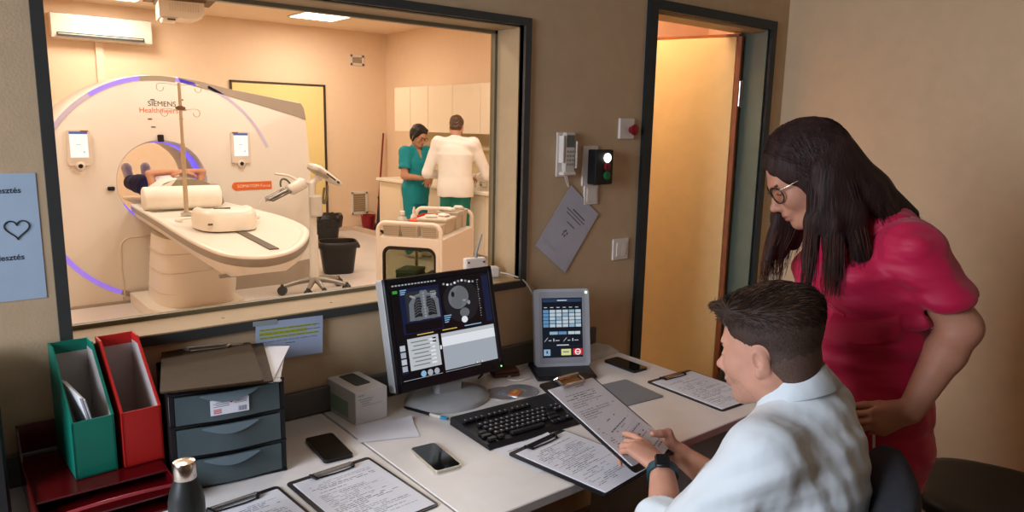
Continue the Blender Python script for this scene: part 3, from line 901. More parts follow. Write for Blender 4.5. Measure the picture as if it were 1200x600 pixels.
# folded white pouch in the corner
t = thing('white_pouch', 'crumpled white pouch lying in the desk corner behind the black phone', 'pouch', M=TR(2.0, 1.935, DZ + .0006) @ RZ(D(8)))
m = MB(); N = 22; vs = []
for a in range(N + 1):
    for b_ in range(N + 1):
        u, v = a / N * 2 - 1, b_ / N * 2 - 1
        e2 = max(0, 1 - u ** 4) * max(0, 1 - v ** 4)
        vs.append((u * .095, v * .055, .0005 + e2 * (.024 + .006 * math.sin(3 * u + 2 * v) + .0012 * math.sin(9 * u - 5 * v))))
m.add(vs, [(a * (N + 1) + b_, (a + 1) * (N + 1) + b_, (a + 1) * (N + 1) + b_ + 1, a * (N + 1) + b_ + 1) for a in range(N) for b_ in range(N)])
m.build('pouch_body', mat('pouch_white', (196, 192, 186), .6, var=.04), t, 80)
m = MB(); m.tube(bez((-.08, -.02, .012), (-.11, -.05, .004), (-.13, -.02, .003), (-.15, -.05, .004)), .003, 8); m.build('drawstring', WHITE, t, 60)

# router on the sill and the plug with its white lead
t = thing('wireless_box', 'small white wireless box with an antenna standing on the window sill', 'router', M=TR(1.53, 2.105, WZ0 + .0045) @ RZ(D(-12)))
m = MB(); m.box((0, 0, .04), (.082, .03, .08), b=.004); m.build('box_body', WHITE, t)
m = MB(); m.box((-.03, -.0155, .066), (.006, .002, .006)); m.box((.03, -.0155, .066), (.006, .002, .006)); m.build('port', BLACK, t)
m = MB(); m.tube([(.008, .006, .08), (.008, .006, .096)], .006, 10); m.tube([(.008, .006, .095), (.030, .006, .165)], [.0042, .003], 10); m.build('antenna', mat('antenna_grey', (150, 152, 150), .4), t, 40)
t = thing('power_adapter', 'small white adapter on the window sill with a thin white lead', 'adapter', M=TR(1.615, 2.10, WZ0 + .0045) @ RZ(D(-20)))
m = MB(); m.box((0, 0, .02), (.036, .04, .04), b=.005); m.build('plug_body', WHITE, t)
m = MB(t.matrix_basis.inverted() if False else (TR(1.615, 2.10, WZ0 + .0045) @ RZ(D(-20))).inverted())
P = catmull([(1.625, 2.09, 1.065), (1.66, 2.04, 1.056), (1.69, 1.999, 1.03), (1.745, 1.99, .93), (1.77, 1.975, .82), (1.735, 1.965, .755), (1.70, 1.945, .735)], 6)
m.tube(P, .003, 8); m.build('lead', WHITE, t, 60)
m = MB(); P = catmull([(1.60, 1.86, .7245), (1.55, 1.86, .7245), (1.53, 1.90, .7245), (1.60, 1.93, .7245), (1.68, 1.965, .7245), (1.66, 1.975, .7245)], 6); m.tube(P, .0028, 8)
o = m.build('loose_cable', WHITE, None, 60); tag(o, 'thin white cable looping on the desk left of the touch-screen console', 'cable')

# ------------------------------------------------------------------ on the wall
t = thing('wall_poster', 'pale blue poster with a heart drawing on the wall left of the window', 'sign', (.045, WY - .0012, 1.322))  # printed paper poster fixed flat to the wall
m = MB(VERT); m.m = 0; m.box((0, 0, 0), (.306, .298, .0012))
m.m = 1
m.text('Újraélesztés', .0185, TR(.122, .104, .0008), align='RIGHT', bold=.0003)
m.text('Újraélesztés', .0185, TR(.116, -.052, .0008), align='RIGHT', bold=.0003)
hp = []
for i in range(49):
    a = 2 * PI * i / 48
    hp.append((.00152 * 16 * math.sin(a) ** 3, .0015 * (13 * math.cos(a) - 5 * math.cos(2 * a) - 2 * math.cos(3 * a) - math.cos(4 * a)), .0012))
m.tube([(x + .107, y + .021, z) for x, y, z in hp[:-1]], .0016, 6, closed=True)
m.tube([(x, y + .005, .0012) for x, y in ((-.15, 0), (.02, 0), (.03, .012), (.036, -.016), (.044, .028), (.052, -.024), (.058, .006), (.064, 0), (.07, 0))], .0014, 6)
m.build('printed_sheet', [mat('poster_blue', (172, 194, 212), .6, var=.02), mat('poster_ink', (44, 52, 64), .6)], t)
t = thing('notice', 'paper note with yellow-green highlighter streaks taped below the window', 'notice', M=TR(.79, WY - .0135, .972) @ RY(D(2)))
m = MB(VERT); m.m = 0; m.box((0, 0, 0), (.203, .116, .0008)); m.m = 1
for k, (x0, x1) in enumerate(((-.09, .08), (-.092, .05), (-.09, .088))): m.box(((x0 + x1) / 2, .034 - k * .012, .0006), (x1 - x0, .006 if k != 1 else .010, .0004))
m.m = 2
R = random.Random(4)
for k in range(4):
    x = -.09
    while x < .08:
        L = R.uniform(.01, .025); m.box((x + L / 2, .034 - k * .012, .0009), (L, .0016, .0003)); x += L + .004
m.box((-.03, -.02, .0009), (.05, .002, .0003)); m.box((.0, -.012, .0009), (.03, .002, .0003))
m.m = 3; m.box((-.075, .056, .0012), (.07, .014, .0006))
m.build('note_sheet', [mat('note_blue', (170, 188, 214), .6), mat('highlighter', (178, 190, 40), .6), INK, mat('tape', (150, 160, 160), .25)], t)
# remote control in its wall holder
t = thing('remote_control', 'white remote control clipped in a holder on the wall by the window', 'remote control', (1.882, WY, 1.50))
m = MB(VERT); m.box((-.012, 0, .004), (.07, .165, .006), b=.002); m.box((0, -.07, .016), (.064, .012, .03), b=.002); m.box((-.034, .02, .016), (.005, .1, .03)); m.box((.034, .0, .016), (.005, .1, .03)); m.build('holder', WHITE, t)
m = MB(VERT); m.box((.002, .004, .018), (.052, .158, .02), b=.004); m.build('handset', mat('remote_white', (208, 200, 186), .4), t)
m = MB(VERT); m.box((.002, .05, .0285), (.04, .045, .001)); m.build('display', mat('lcd_grey', (92, 98, 92), .25), t)
for r in range(4):
    for c in range(3):
        m = MB(VERT); m.box((-.012 + c * .014, .012 - r * .016, .0292), (.009, .008, .002), b=.0008); m.build('key', GREYP, t)
# plates and the call box
t = thing('socket_plate', 'tall white double plate on the wall partly behind the black signal box', 'switch plate', (2.012, WY, 1.425))
m = MB(VERT); m.box((0, .03, .004), (.082, .155, .008), b=.002); m.box((.012, -.082, .004), (.078, .078, .008), b=.002); m.build('plate', WHITE, t)
m = MB(VERT); m.box((.012, -.082, .0095), (.052, .052, .003), b=.001); m.build('rocker', WHITEG, t)
t = thing('signal_box', 'black signal box with white, red and green lamps mounted on the wall', 'control box', (2.042, WY - .0085, 1.452))
m = MB(VERT); m.box((0, 0, .024), (.098, .134, .046), b=.004); m.build('box_body', BLACK, t)
for k, (rgb, e_) in enumerate((((255, 255, 255), 5), ((120, 22, 34), 0), ((16, 110, 56), 0))):
    m = MB(VERT); m.lathe([(.0001, .047), (.017, .047), (.017, .052), (.014, .055), (.0001, .056)], 24, M=TR(.012, .036 - .034 * k, 0), caps=False)
    m.build('signal_lamp', mat('lamp%d' % k, rgb, .3, emit=rgb if e_ else None, estr=e_), t, 40)['label'] = ('lit white lamp', 'dark red lamp', 'green lamp')[k]
t = thing('emergency_button', 'red mushroom emergency button on a white plate beside the doorway', 'button', (2.208, WY, 1.60))  # mushroom push button on its wall plate
m = MB(VERT); m.box((0, 0, .006), (.086, .082, .012), b=.003); m.build('plate', WHITE, t)
m = MB(VERT); m.lathe([(.013, .012), (.013, .028), (.021, .030), (.022, .038), (.016, .043), (.0001, .045)], 28, M=TR(.02, -.004, 0)); m.build('push_button', mat('button_red', (130, 14, 26), .35), t, 40)
t = thing('light_switch', 'white rocker light switch on the wall low beside the doorway', 'light switch', (2.208, WY, 1.11))
m = MB(VERT); m.box((0, 0, .004), (.092, .088, .008), b=.002); m.build('plate', WHITE, t)
for sx in (-1, 1):
    m = MB(VERT); m.box((sx * .0145, 0, .010), (.027, .058, .004), b=.001, M=RX(D(2))); m.build('rocker', WHITEG, t)
# tilted sheet hanging from the holder
SHM = TR(1.906, WY - .006, 1.214) @ RY(D(38))
t = thing('hanging_notice', 'tilted printed sheet hanging by a string from the wall holder', 'notice', M=SHM)
m = MB(VERT @ TR(0, 0, 0)); pw, ph = .196, .278
m.m = 0; m.box((0, 0, 0), (pw, ph, .0012))
m.m = 1
for k, (x0, x1) in enumerate(((-.03, .05), (-.06, .06), (-.05, .045))): m.box(((x0 + x1) / 2, .075 - k * .013, .0009), (x1 - x0, .006 - (k > 0) * .002, .0004))
m.box((0, .02, .0009), (.05, .004, .0004))
for a, b_ in ((0, 0), (.012, 0), (0, .012), (.018, .014), (.006, .02)): m.box((-.012 + a, -.03 + b_, .0009), (.006, .010, .0004))
m.m = 2; m.box((-.04, -.095, .0009), (.09, .002, .0004)); m.box((-.04, -.103, .0009), (.07, .002, .0004))
m.build('printed_sheet', [mat('notice_grey', (188, 188, 196), .6), INK, INKL], t)
m = MB(SHM.inverted()); m.tube([(1.872, WY - .012, 1.425), (1.885, WY - .008, 1.40), (1.899, WY - .006, 1.378)], .002, 6); m.tube([(1.882, WY - .012, 1.425), (1.894, WY - .008, 1.40), (1.902, WY - .006, 1.378)], .002, 6); m.build('string', WHITE, t)
# ------------------------------------------------------------------ scanner
GY = 6.945
SHELL = mat('scanner_shell', (234, 223, 208), .32, var=.015, scale=3)
BAND = mat('taupe_band', (168, 152, 134), .4, var=.03)
GLOWP = mat('violet_light_strip', (150, 130, 210), .4, emit=(126, 100, 240), estr=.75)
GLOWW = mat('lilac_strip_with_reflection', (206, 192, 214), .4, emit=(160, 140, 240), estr=.05)
GLOWB = mat('bore_painted_glow', (110, 100, 240), .4, emit=(96, 84, 255), estr=1.3)
g = thing('ct_scanner', 'large cream ring-shaped scanner with a violet light arc behind the window', 'scanner', (1.63, GY, 0))
T = TR(-1.63, -GY, 0)
bc = (1.63, 1.047)
prof = []
for a in range(200, 92, -6):
    prof.append((1.645 + 1.0 * math.cos(D(a)), .98 + 1.0 * math.sin(D(a))))
prof = [(.42, 0.0), (.40, .25)] + [p for p in prof if p[1] > .9] + [(1.80, 1.975), (1.99, 1.945), (2.25, 1.888), (2.57, 1.838), (2.925, 1.785), (2.955, 1.74), (2.985, 1.55), (3.012, 1.17), (3.016, .69), (2.965, .10), (2.95, 0)]
def rayhit(cx, cz, a, poly):
    dx, dz = math.cos(a), math.sin(a); best = None
    for i in range(len(poly)):
        x0, z0 = poly[i]; x1, z1 = poly[(i + 1) % len(poly)]
        ex, ez = x1 - x0, z1 - z0
        den = dx * ez - dz * ex
        if abs(den) < 1e-9: continue
        t = ((x0 - cx) * ez - (z0 - cz) * ex) / den
        s = ((x0 - cx) * dz - (z0 - cz) * dx) / den
        if t > 0 and -1e-6 <= s <= 1 + 1e-6: best = t if best is None else max(best, t)
    return best
NA = 180
rings = []
angs = [2 * PI * k / NA for k in range(NA)]
def ring(fr, y): rings.append([(bc[0] + fr(a) * math.cos(a), y, bc[1] + fr(a) * math.sin(a)) for a in angs])
out = {a: rayhit(*bc, a, prof) for a in angs}
ring(lambda a: .352, GY + .85); ring(lambda a: .352, GY + .12); ring(lambda a: .366, GY + .02); ring(lambda a: .374, GY + .001); ring(lambda a: .39, GY)
ring(lambda a: out[a] - .03, GY); ring(lambda a: out[a] - .009, GY + .009); ring(lambda a: out[a], GY + .03); ring(lambda a: out[a], GY + .78); ring(lambda a: out[a] - .05, GY + .85); ring(lambda a: .352, GY + .85)
m = MB(T); m.loft(rings, caps=False); m.build('gantry_housing', SHELL, g, 35)
FM = T @ TR(0, GY, 0) @ VERT       # x, z on the face; third axis towards us
def arcband(m, cx, cz, r0, r1, a0, a1, h0=-.002, h1=.003, n=24):
    P = [(cx + r1 * math.cos(D(a0 + (a1 - a0) * i / n)), cz + r1 * math.sin(D(a0 + (a1 - a0) * i / n))) for i in range(n + 1)]
    P += [(cx + r0 * math.cos(D(a1 + (a0 - a1) * i / n)), cz + r0 * math.sin(D(a1 + (a0 - a1) * i / n))) for i in range(n + 1)]
    h0, h1 = .0005, .003
    vs = [(x, z, h1) for x, z in P]
    k = n + 1
    fs = [(i, i + 1, 2 * k - 2 - i, 2 * k - 1 - i) for i in range(n)]
    fs = [tuple(reversed(f)) for f in fs]
    m.add(vs, fs)
m = MB(FM); arcband(m, 1.645, .98, .95, .99, 82, 99); arcband(m, 1.645, .98, .945, .99, 245, 290); m.build('trim_arc', BAND, g)
m = MB(FM); arcband(m, 1.645, .98, .955, .99, 99, 124); arcband(m, 1.645, .98, .95, .99, 206, 245); m.build('light_arc', GLOWP, g)['label'] = 'glowing violet arc'
m = MB(FM); arcband(m, 1.645, .98, .955, .99, 124, 206); arcband(m, 1.645, .98, .99, 1.015, 22, 66); m.build('pale_arc_with_reflection', GLOWW, g)  # second arc draws the lilac reflection on the right as a faint glow
m = MB(FM); arcband(m, 1.645, .98, .96, .99, 72, 82); m.build('light_arc', GLOWP, g)['label'] = 'short violet arc at the top'
m = MB(FM); outer = [(1.80, 1.968), (1.99, 1.940), (2.25, 1.884), (2.57, 1.834), (2.922, 1.780), (2.951, 1.735), (2.972, 1.62)]
inner = [(1.82, 1.925), (2.0, 1.882), (2.25, 1.815), (2.53, 1.745), (2.90, 1.645), (2.93, 1.632), (2.972, 1.62)]
m.add([(x, z, .003) for x, z in outer] + [(x, z, .003) for x, z in inner], [(i, i + 7, i + 8, i + 1) for i in range(6)])
m.build('shoulder_band', BAND, g)
m = MB(T)
rr = [[(bc[0] + r * math.cos(a), y, bc[1] + r * math.sin(a)) for a in angs if a < 1.75] for r, y in ((.3508, GY + .10), (.3495, GY + .11), (.3495, GY + .30), (.3508, GY + .31))]
m.loft(rr, caps=False, closed=False); m.build('bore_wall_glow', GLOWB, g, 40)  # emissive band stands in for violet light falling on the tunnel wall
m = MB(T); rr = [[(bc[0] + r * math.cos(a), y, bc[1] + r * math.sin(a)) for a in angs if 3.6 < a < 4.35] for r, y in ((.372, GY - .001), (.366, GY + .018), (.354, GY + .10))]
m.loft(rr, caps=False, closed=False); m.build('bore_rim_glow', GLOWB, g, 40)  # emissive strip stands in for violet light on the lower-left rim
m = MB(T)
for x, z in ((1.213, 1.01), (2.064, 1.002), (1.629, 1.436)): m.box((x, GY - .012, z), (.055, .024, .034) if z < 1.2 else (.05, .024, .062), b=.006)
m.build('laser_aperture', BLACK, g)
m = MB(FM); gl = [(1.262, .0), (1.25, .3), (1.255, .48)] + [(1.345 + .09 * math.cos(D(a)), .49 + .09 * math.sin(D(a))) for a in range(170, 80, -15)] + [(1.7, .585), (2.1, .585)]
m.tube([(x, z, .001) for x, z in gl], .007, 8); m.build('cover_seam', mat('seam_shadow', (212, 194, 174), .4), g, 60)
m = MB(FM); m.box((1.9, .012, .004), (2.1, .024, .008)); m.tube([(1.247, .06, .001), (1.247, .0, .001)], .004, 6); m.build('plinth', BAND, g)
m = MB(FM); m.prism([(2.1, .02), (2.955, .02), (2.968, .23), (2.8, .21), (2.4, .15), (2.1, .11)], .0, .006); m.build('lower_skirt', BAND, g)
for x, lab in ((1.0, 'left'), (2.318, 'right')):
    m = MB(FM @ TR(x, 1.355, 0)); m.prism(rrect(.178, .292, .02), -.002, .022)
    m.lathe([(.0001, .0), (.036, .0), (.036, .024), (.03, .028), (.0001, .028)], 24, M=TR(.0, -.15, 0), caps=False)
    pn = m.build('control_panel', mat('panel_cream', (222, 206, 188), .35), g, 40)
    m = MB(FM @ TR(x, 1.375, .0222)); m.m = 0; m.quad((-.066, -.10, .001), (.066, -.10, .001), (.066, .105, .001), (-.066, .105, .001)); m.m = 1; m.quad((-.066, .092, .0013), (.066, .092, .0013), (.066, .112, .0013), (-.066, .112, .0013))
    m.m = 2; m.quad((-.02, .005, .0013), (.015, .005, .0013), (.015, .008, .0013), (-.02, .008, .0013)); m.quad((.03, -.06, .0013), (.04, -.06, .0013), (.04, -.05, .0013), (.03, -.05, .0013))
    m.build('touch_display', [em('lit_white', (255, 255, 255), 1.1), em('lit_blue', (90, 120, 190)), em('lit_grey', (170, 190, 210))], pn)
    m = MB(FM @ TR(x, 1.205, .028)); m.lathe([(.0001, .0), (.018, .0), (.016, .006), (.0001, .007)], 20, caps=False); m.build('knob', BLACK, pn, 40)
    m = MB(FM @ TR(x + (.045 if lab == 'left' else -.05), 1.49, .0225)); m.box((0, 0, 0), (.055, .014, .002)); m.build('warning_sticker', mat('sticker_orange', (170, 90, 50), .5), pn)
m = MB(FM @ TR(1.66, 1.712, .001)); m.text('SIEMENS', .062, TR(0, 0, 0), align='CENTER'); m.build('maker_lettering', mat('letter_charcoal', (56, 56, 52), .5), g)
m = MB(FM @ TR(1.632, 1.655, .001)); m.text('Healthineers', .062, TR(0, 0, 0), align='CENTER'); m.build('maker_lettering', mat('letter_orange', (224, 110, 66), .5), g)
m = MB(FM); m.m = 0
pl = [(2.262 + .038 * math.cos(D(a)), .992 + .038 * math.sin(D(a))) for a in range(90, 271, 18)] + [(2.602, .956), (2.602, 1.032)]
m.prism(pl, .0, .004); m.m = 1; m.text('SOMATOM Force', .042, TR(2.43, .978, .0045), align='CENTER')
m.build('model_tag', [mat('tag_orange', (226, 106, 50), .5), mat('tag_lettering', (250, 226, 200), .5)], g)
# small printed marks round the logo
m = MB(FM)
for x, z in ((1.585, 1.765), (1.555, 1.60), (1.578, 1.532), (1.82, 1.772), (1.84, 1.685), (1.81, 1.607)): m.box((x, z, .002), (.035, .010, .002))
m.build('printed_mark', mat('mark_brown', (96, 80, 66), .6), g)

# ------------------------------------------------------------------ patient table
TB = .872
t = thing('patient_table', 'cream patient couch with a rounded end in front of the scanner', 'table', (1.65, 5.9, 0))
T = TR(-1.65, -5.9, 0)
half = [(1.355, 6.93), (1.30, 5.85), (1.245, 4.95), (1.228, 4.40), (1.262, 4.06), (1.40, 3.90), (1.62, 4.02), (1.87, 4.40), (2.06, 4.86), (2.145, 5.5), (2.13, 6.25), (2.08, 6.93)]
OUT = [(p[0], p[1]) for p in catmull([(x, y, 0) for x, y in half], 6)]
cxy = (1.68, 5.6)
def ins(d):
    r = []
    n = len(OUT)
    for i in range(n):
        a = Vector(OUT[max(i - 1, 0)]); b_ = Vector(OUT[min(i + 1, n - 1)])
        tdir = (b_ - a).normalized(); nn = Vector((-tdir.y, tdir.x))
        r.append((OUT[i][0] + nn.x * d, OUT[i][1] + nn.y * d))
    return r
sgn = 1 if (Vector(ins(.1)[len(OUT) // 2]) - Vector(cxy)).length < (Vector(OUT[len(OUT) // 2]) - Vector(cxy)).length else -1
R_ = lambda d, z: [(x, y, z) for x, y in ins(sgn * d)]
m = MB(T); m.loft([R_(.062, TB - .010), R_(.05, TB - .008), R_(.042, TB), R_(.008, TB), R_(0, TB - .008), R_(0, TB - .018)]); m.box((1.70, 7.0, TB - .045), (.42, 2.0, .03), b=.008); m.build('couch_top', mat('couch_cream', (236, 226, 210), .3, var=.015), t, 50)
m = MB(T); m.loft([R_(0, TB - .018), R_(-.002, TB - .022), R_(.004, TB - .062), R_(.012, TB - .066)]); m.build('edge_band', mat('couch_grey_band', (142, 132, 118), .35), t, 50)
def shrink(d, z, ymin):
    P = ins(sgn * d); return [(x, max(y, ymin), z) for x, y in P]
m = MB(T); m.loft([shrink(.012, TB - .066, 0), shrink(.03, TB - .11, 4.0), shrink(.10, TB - .17, 4.25), shrink(.16, TB - .22, 4.6), shrink(.2, TB - .23, 4.9)]); m.build('under_shell', SHELL, t, 50)
m = MB(T)
pr = []
for z, y0, w in ((.10, 6.10, .305), (.22, 6.04, .308), (.42, 5.98, .303), (.60, 5.92, .298), (.68, 5.9, .295)):
    cx = 1.685
    pr.append([(cx + w * c * (abs(c) ** -.35 if abs(c) > 1e-6 else 1), 6.43 + .42 * s * (abs(s) ** -.35 if abs(s) > 1e-6 else 1) + (y0 - 6.05), z) for c, s in ((math.cos(2 * PI * k / 40), math.sin(2 * PI * k / 40)) for k in range(40))])
m.loft(pr); m.build('pedestal', SHELL, t, 40)
for z in (.24, .42, .58):
    m = MB(T); i = 0
    m.tube([(1.685 + .307 * c * abs(c) ** -.35 if abs(c) > 1e-6 else 1.685, 6.43 + .428 * (s * abs(s) ** -.35 if abs(s) > 1e-6 else 0) - (.0 if z < .3 else .06 if z < .5 else .11), z + .03 * c) for c, s in ((math.cos(2 * PI * k / 40), math.sin(2 * PI * k / 40)) for k in range(40))], .0035, 6, closed=True)
    m.build('bellows_seam', mat('seam_shadow', (0, 0, 0)), t, 60)
m = MB(T); m.prism([(1.29, 6.9), (1.29, 6.2), (1.36, 6.02), (1.5, 5.98), (1.9, 6.02), (2.03, 6.15), (2.05, 6.9)], .002, .10); m.build('base_plate', mat('couch_cream', ()), t)
m = MB(T); d = Vector((1.56 - 1.66, 4.15 - 5.2, 0)); m.box((0, 0, .0), (.055, 1.06, .006), M=TR(1.59, 4.645, TB - .006) @ RZ(D(-4.9))); m.build('slot', mat('slot_taupe', (86, 74, 56), .5), t)
m = MB(T); m.cyl((1.885, 4.78, .715), (1.90, 4.77, .715), .02, seg=12); m.box((1.33, 4.3, .70), (.1, .02, .02)); m.build('grip_mark', GREYP, t)

# head holder on the couch
t = thing('head_holder', 'white rounded head holder resting on the middle of the patient couch', 'head holder', M=TR(1.598, 5.22, TB + .0008) @ RZ(D(-6)))
rg = []
for z, s, sy in ((0, .86, .96), (.04, .88, .96), (.10, .86, .92), (.128, .79, .84), (.138, .68, .72)):
    P = []
    for k in range(40):
        a = 2 * PI * k / 40; c, s_ = math.cos(a), math.sin(a)
        x = .235 * s * math.copysign(abs(c) ** .6, c); y = .34 * sy * math.copysign(abs(s_) ** .8, s_)
        if y > 0: x *= 1 - .35 * y / .34; 
        P.append((x, y, z * (1 - .55 * max(0, y) / .34) if y > 0 else z))
    rg.append(P)
m = MB(); m.loft(rg); m.build('holder_shell', mat('holder_white', (238, 226, 208), .35, var=.015), t, 50)
m = MB(); m.tube([(-.09, -.18, .139), (.02, -.17, .139)], .006, 6); m.box((-.14, -.31, .05), (.03, .01, .012)); m.build('release_slot', mat('slot_taupe', ()), t)
m = MB(); m.tube(bez((-.25, .10, .03), (-.33, .25, .02), (-.2, .34, .02), (-.05, .40, .02)), .010, 8); m.tube(bez((.25, .05, .03), (.34, .2, .02), (.25, .35, .02), (.1, .42, .02)), .010, 8); m.build('strap', WHITEG, t, 60)

# roll of the mattress end
t = thing('support_roll', 'long white foam roll lying across the couch near the bore', 'cushion', M=TR(1.63, 6.36, TB + .001) @ RZ(D(-2)))
m = MB(); RP = [(.085 * math.cos(D(a)), .0 + .095 + .095 * math.sin(D(a))) for a in range(0, 360, 12)]
rg = [[(x, y * s, max(.0, .095 + (z - .095) * s)) for y, z in RP] for x, s in ((-.298, .86), (-.292, .97), (-.28, 1), (.28, 1), (.292, .97), (.298, .86))]
m.loft(rg); m.build('roll_cover', mat('sheet_white', (240, 230, 214), .7, var=.02), t, 50)
m = MB(); m.box((-.02, 0, .092), (.5, .172, .001)); m.build('seam_line', MATS['sheet_white'], t)
# curved arm support with white cloth
t = thing('arm_support', 'grey-green arched support shell standing behind the white roll on the couch', 'support', (1.72, 6.62, TB + .002))
m = MB(); AR = [(.285 * math.cos(D(a)), .004 + .232 * math.sin(D(a))) for a in range(4, 180, 8)]
rg = [[(x, y, z) for x, z in AR] + [(x * .93, y, max(.002, z - .014)) for x, z in reversed(AR)] for y in (-.14, .18)]
m.loft(rg); m.prism([(.265, .003)] + [(x * .985, z * .985) for x, z in AR] + [(-.265, .003)], .128, .139, M=VERT); m.build('arched_shell', mat('khaki_shell', (158, 144, 118), .5, var=.05), t, 50)
t = thing('white_cloth', 'white folded cloth draped over the arched support on the couch', 'cloth', (1.62, 6.62, TB + .192))
m = MB(); vs = []
N = 10
for a in range(N + 1):
    for b_ in range(N + 1):
        ang = D(166 - 58 * a / N); y = -.15 + .3 * b_ / N
        r = .296 + .004 * math.sin(a * 1.3 + b_)
        vs.append((.10 + r * math.cos(ang), y, -.156 + .004 + (r - .082) * math.sin(ang) ))
fs = [(a * (N + 1) + b_, a * (N + 1) + b_ + 1, (a + 1) * (N + 1) + b_ + 1, (a + 1) * (N + 1) + b_) for a in range(N) for b_ in range(N)]
m.add(vs, fs)
n0 = len(vs)
m.add([vs[0], vs[5 * (N + 1)], (vs[3 * (N + 1)][0] - .01, -.158, vs[3 * (N + 1)][2] - .10)], [(0, 2, 1)])
m.add([vs[5 * (N + 1)], vs[10 * (N + 1)], (vs[4 * (N + 1)][0] - .02, -.16, vs[3 * (N + 1)][2] - .10)], [(0, 2, 1)])
m.build('draped_cloth', MATS['sheet_white'], t, 60)

# infusion stand rising from the couch
t = thing('infusion_pole', 'thin steel infusion pole with wire hooks standing on the patient couch', 'pole', (1.55, 5.95, TB))
BEIGEM = mat('beige_metal', (196, 178, 150), .35, .5)
m = MB(); m.cyl((0, 0, .0), (0, 0, .55), .017, seg=12); m.build('lower_tube', BEIGEM, t, 40)
m = MB(); m.cyl((0, 0, .55), (0, 0, 1.0), .012, seg=12); m.build('upper_tube', BEIGEM, t, 40)
m = MB(); m.cyl((0, 0, .80), (0, 0, .83), .022, seg=12); m.box((0, 0, .815), (.07, .02, .02), b=.004); m.build('clamp', mat('clamp_brown', (120, 84, 64), .5), t, 40)
m = MB(); m.lathe([(.045, .0), (.045, .012), (.02, .025)], 20); m.build('foot', STEEL, t, 40)
for a in (0, 180):
    for zz, L in ((.985, .16), (.80, .14)):
        m = MB(RZ(D(a))); m.tube([(0, 0, zz)] + bez((.02, 0, zz), (L * .7, 0, zz + .01), (L, 0, zz + .02), (L, 0, zz - .02), 8) + bez((L, 0, zz - .02), (L, 0, zz - .06), (L - .05, 0, zz - .06), (L - .05, 0, zz - .02), 6), .0022, 6); m.build('hook', mat('wire_beige', (170, 150, 120), .35, .5), t, 60)

# contrast injector on a wheeled stand
t = thing('contrast_injector', 'white contrast injector with a tilted head on a wheeled stand', 'injector', (2.80, 6.45, 0))
m = MB()
for a in (175, 235, 262, 318, 20):
    x, y = math.cos(D(a)), math.sin(D(a))
    m.tube(bez((0, 0, .12), (.12 * x, .12 * y, .13), (.22 * x, .22 * y, .10), (.30 * x, .30 * y, .085), 8), [.03 - .0014 * k for k in range(9)], 10)
m.build('star_base', mat('base_grey_metal', (150, 142, 130), .35, .5), t, 50)
for a in (175, 235, 262, 318, 20):
    x, y = .31 * math.cos(D(a)), .31 * math.sin(D(a))
    w_ = MB(TR(x, y, .045) @ RZ(D(a + 60))); w_.cyl((-.018, 0, 0), (.018, 0, 0), .044, seg=18); w_.box((0, 0, .045), (.03, .03, .03), b=.006); w_.build('caster', DGREY, t, 40)
m = MB(); m.tube([(0, 0, .11), (0, 0, .55)], .042, 16); m.tube([(0, 0, .55), (0, 0, 1.04)], .034, 16); m.build('column', WHITEG, t, 40)
m = MB(); m.box((.02, -.03, .83), (.11, .08, .20), b=.015); m.build('holder_bracket', mat('bracket_clear', (214, 204, 190), .2), t)
m = MB(TR(.09, -.02, 1.10) @ RY(D(34)) @ RZ(D(12)))
m.box((.02, 0, .035), (.34, .20, .05), b=.022); hd_ = m.build('display_head', WHITEG, t, 50)
m = MB(TR(.09, -.02, 1.10) @ RY(D(34)) @ RZ(D(12))); m.box((-.06, .0, .008), (.16, .18, .03), b=.012); m.build('head_back', mat('taupe_back', (178, 164, 146), .4), t, 50)
m = MB(TR(.09, -.02, 1.10) @ RY(D(34)) @ RZ(D(12))); m.box((.02, -.102, .03), (.12, .004, .014)); m.box((.12, -.102, .03), (.03, .004, .02)); m.build('slot', DGREY, t)
m = MB(); m.tube([(0, 0, 1.03), (.04, -.01, 1.08), (.09, -.02, 1.10)], .03, 12); m.tube([(-.02, 0, 1.04), (-.12, -.02, 1.06), (-.24, -.03, 1.12), (-.36, -.02, 1.14)], .011, 8); m.build('swing_arm', WHITEG, t, 50)
m = MB(TR(-.16, -.02, 1.02) @ RY(D(-25))); m.box((0, 0, 0), (.18, .12, .10), b=.02); m.build('power_head', mat('head_clear_white', (236, 226, 212), .25), t, 50)
m = MB(TR(-.33, -.03, .96) @ RY(D(-24))); m.tube([(-.12, -.03, 0), (.07, -.03, 0)], .020, 12); m.tube([(-.12, .03, 0), (.07, .03, 0)], .020, 12); m.box((0, 0, -.02), (.2, .12, .02), b=.006); m.tube([(-.15, -.03, 0), (-.12, -.03, 0)], .007, 8); m.build('syringe_carriage', mat('carriage_grey', (122, 116, 106), .25, .5), t, 50)
m = MB(TR(-.25, -.03, 1.02)); m.tube(bez((-.06, 0, .0), (-.08, 0, .09), (.0, 0, .12), (.07, 0, -.06)), .009, 8); m.build('handle', mat('handle_green_grey', (86, 92, 76), .4), t, 60)
m = MB(); m.tube(bez((.13, -.05, 1.02), (.12, -.06, .82), (.05, -.06, .78), (.10, -.05, 1.0)), .012, 8); m.build('cable_loop', mat('cable_olive', (120, 106, 76), .5), t, 60)
m = MB(); m.tube(catmull([(-.48, -.03, .93), (-.52, -.05, .85), (-.49, -.08, .78)], 6), .004, 6); m.build('tubing', WHITE, t, 60)

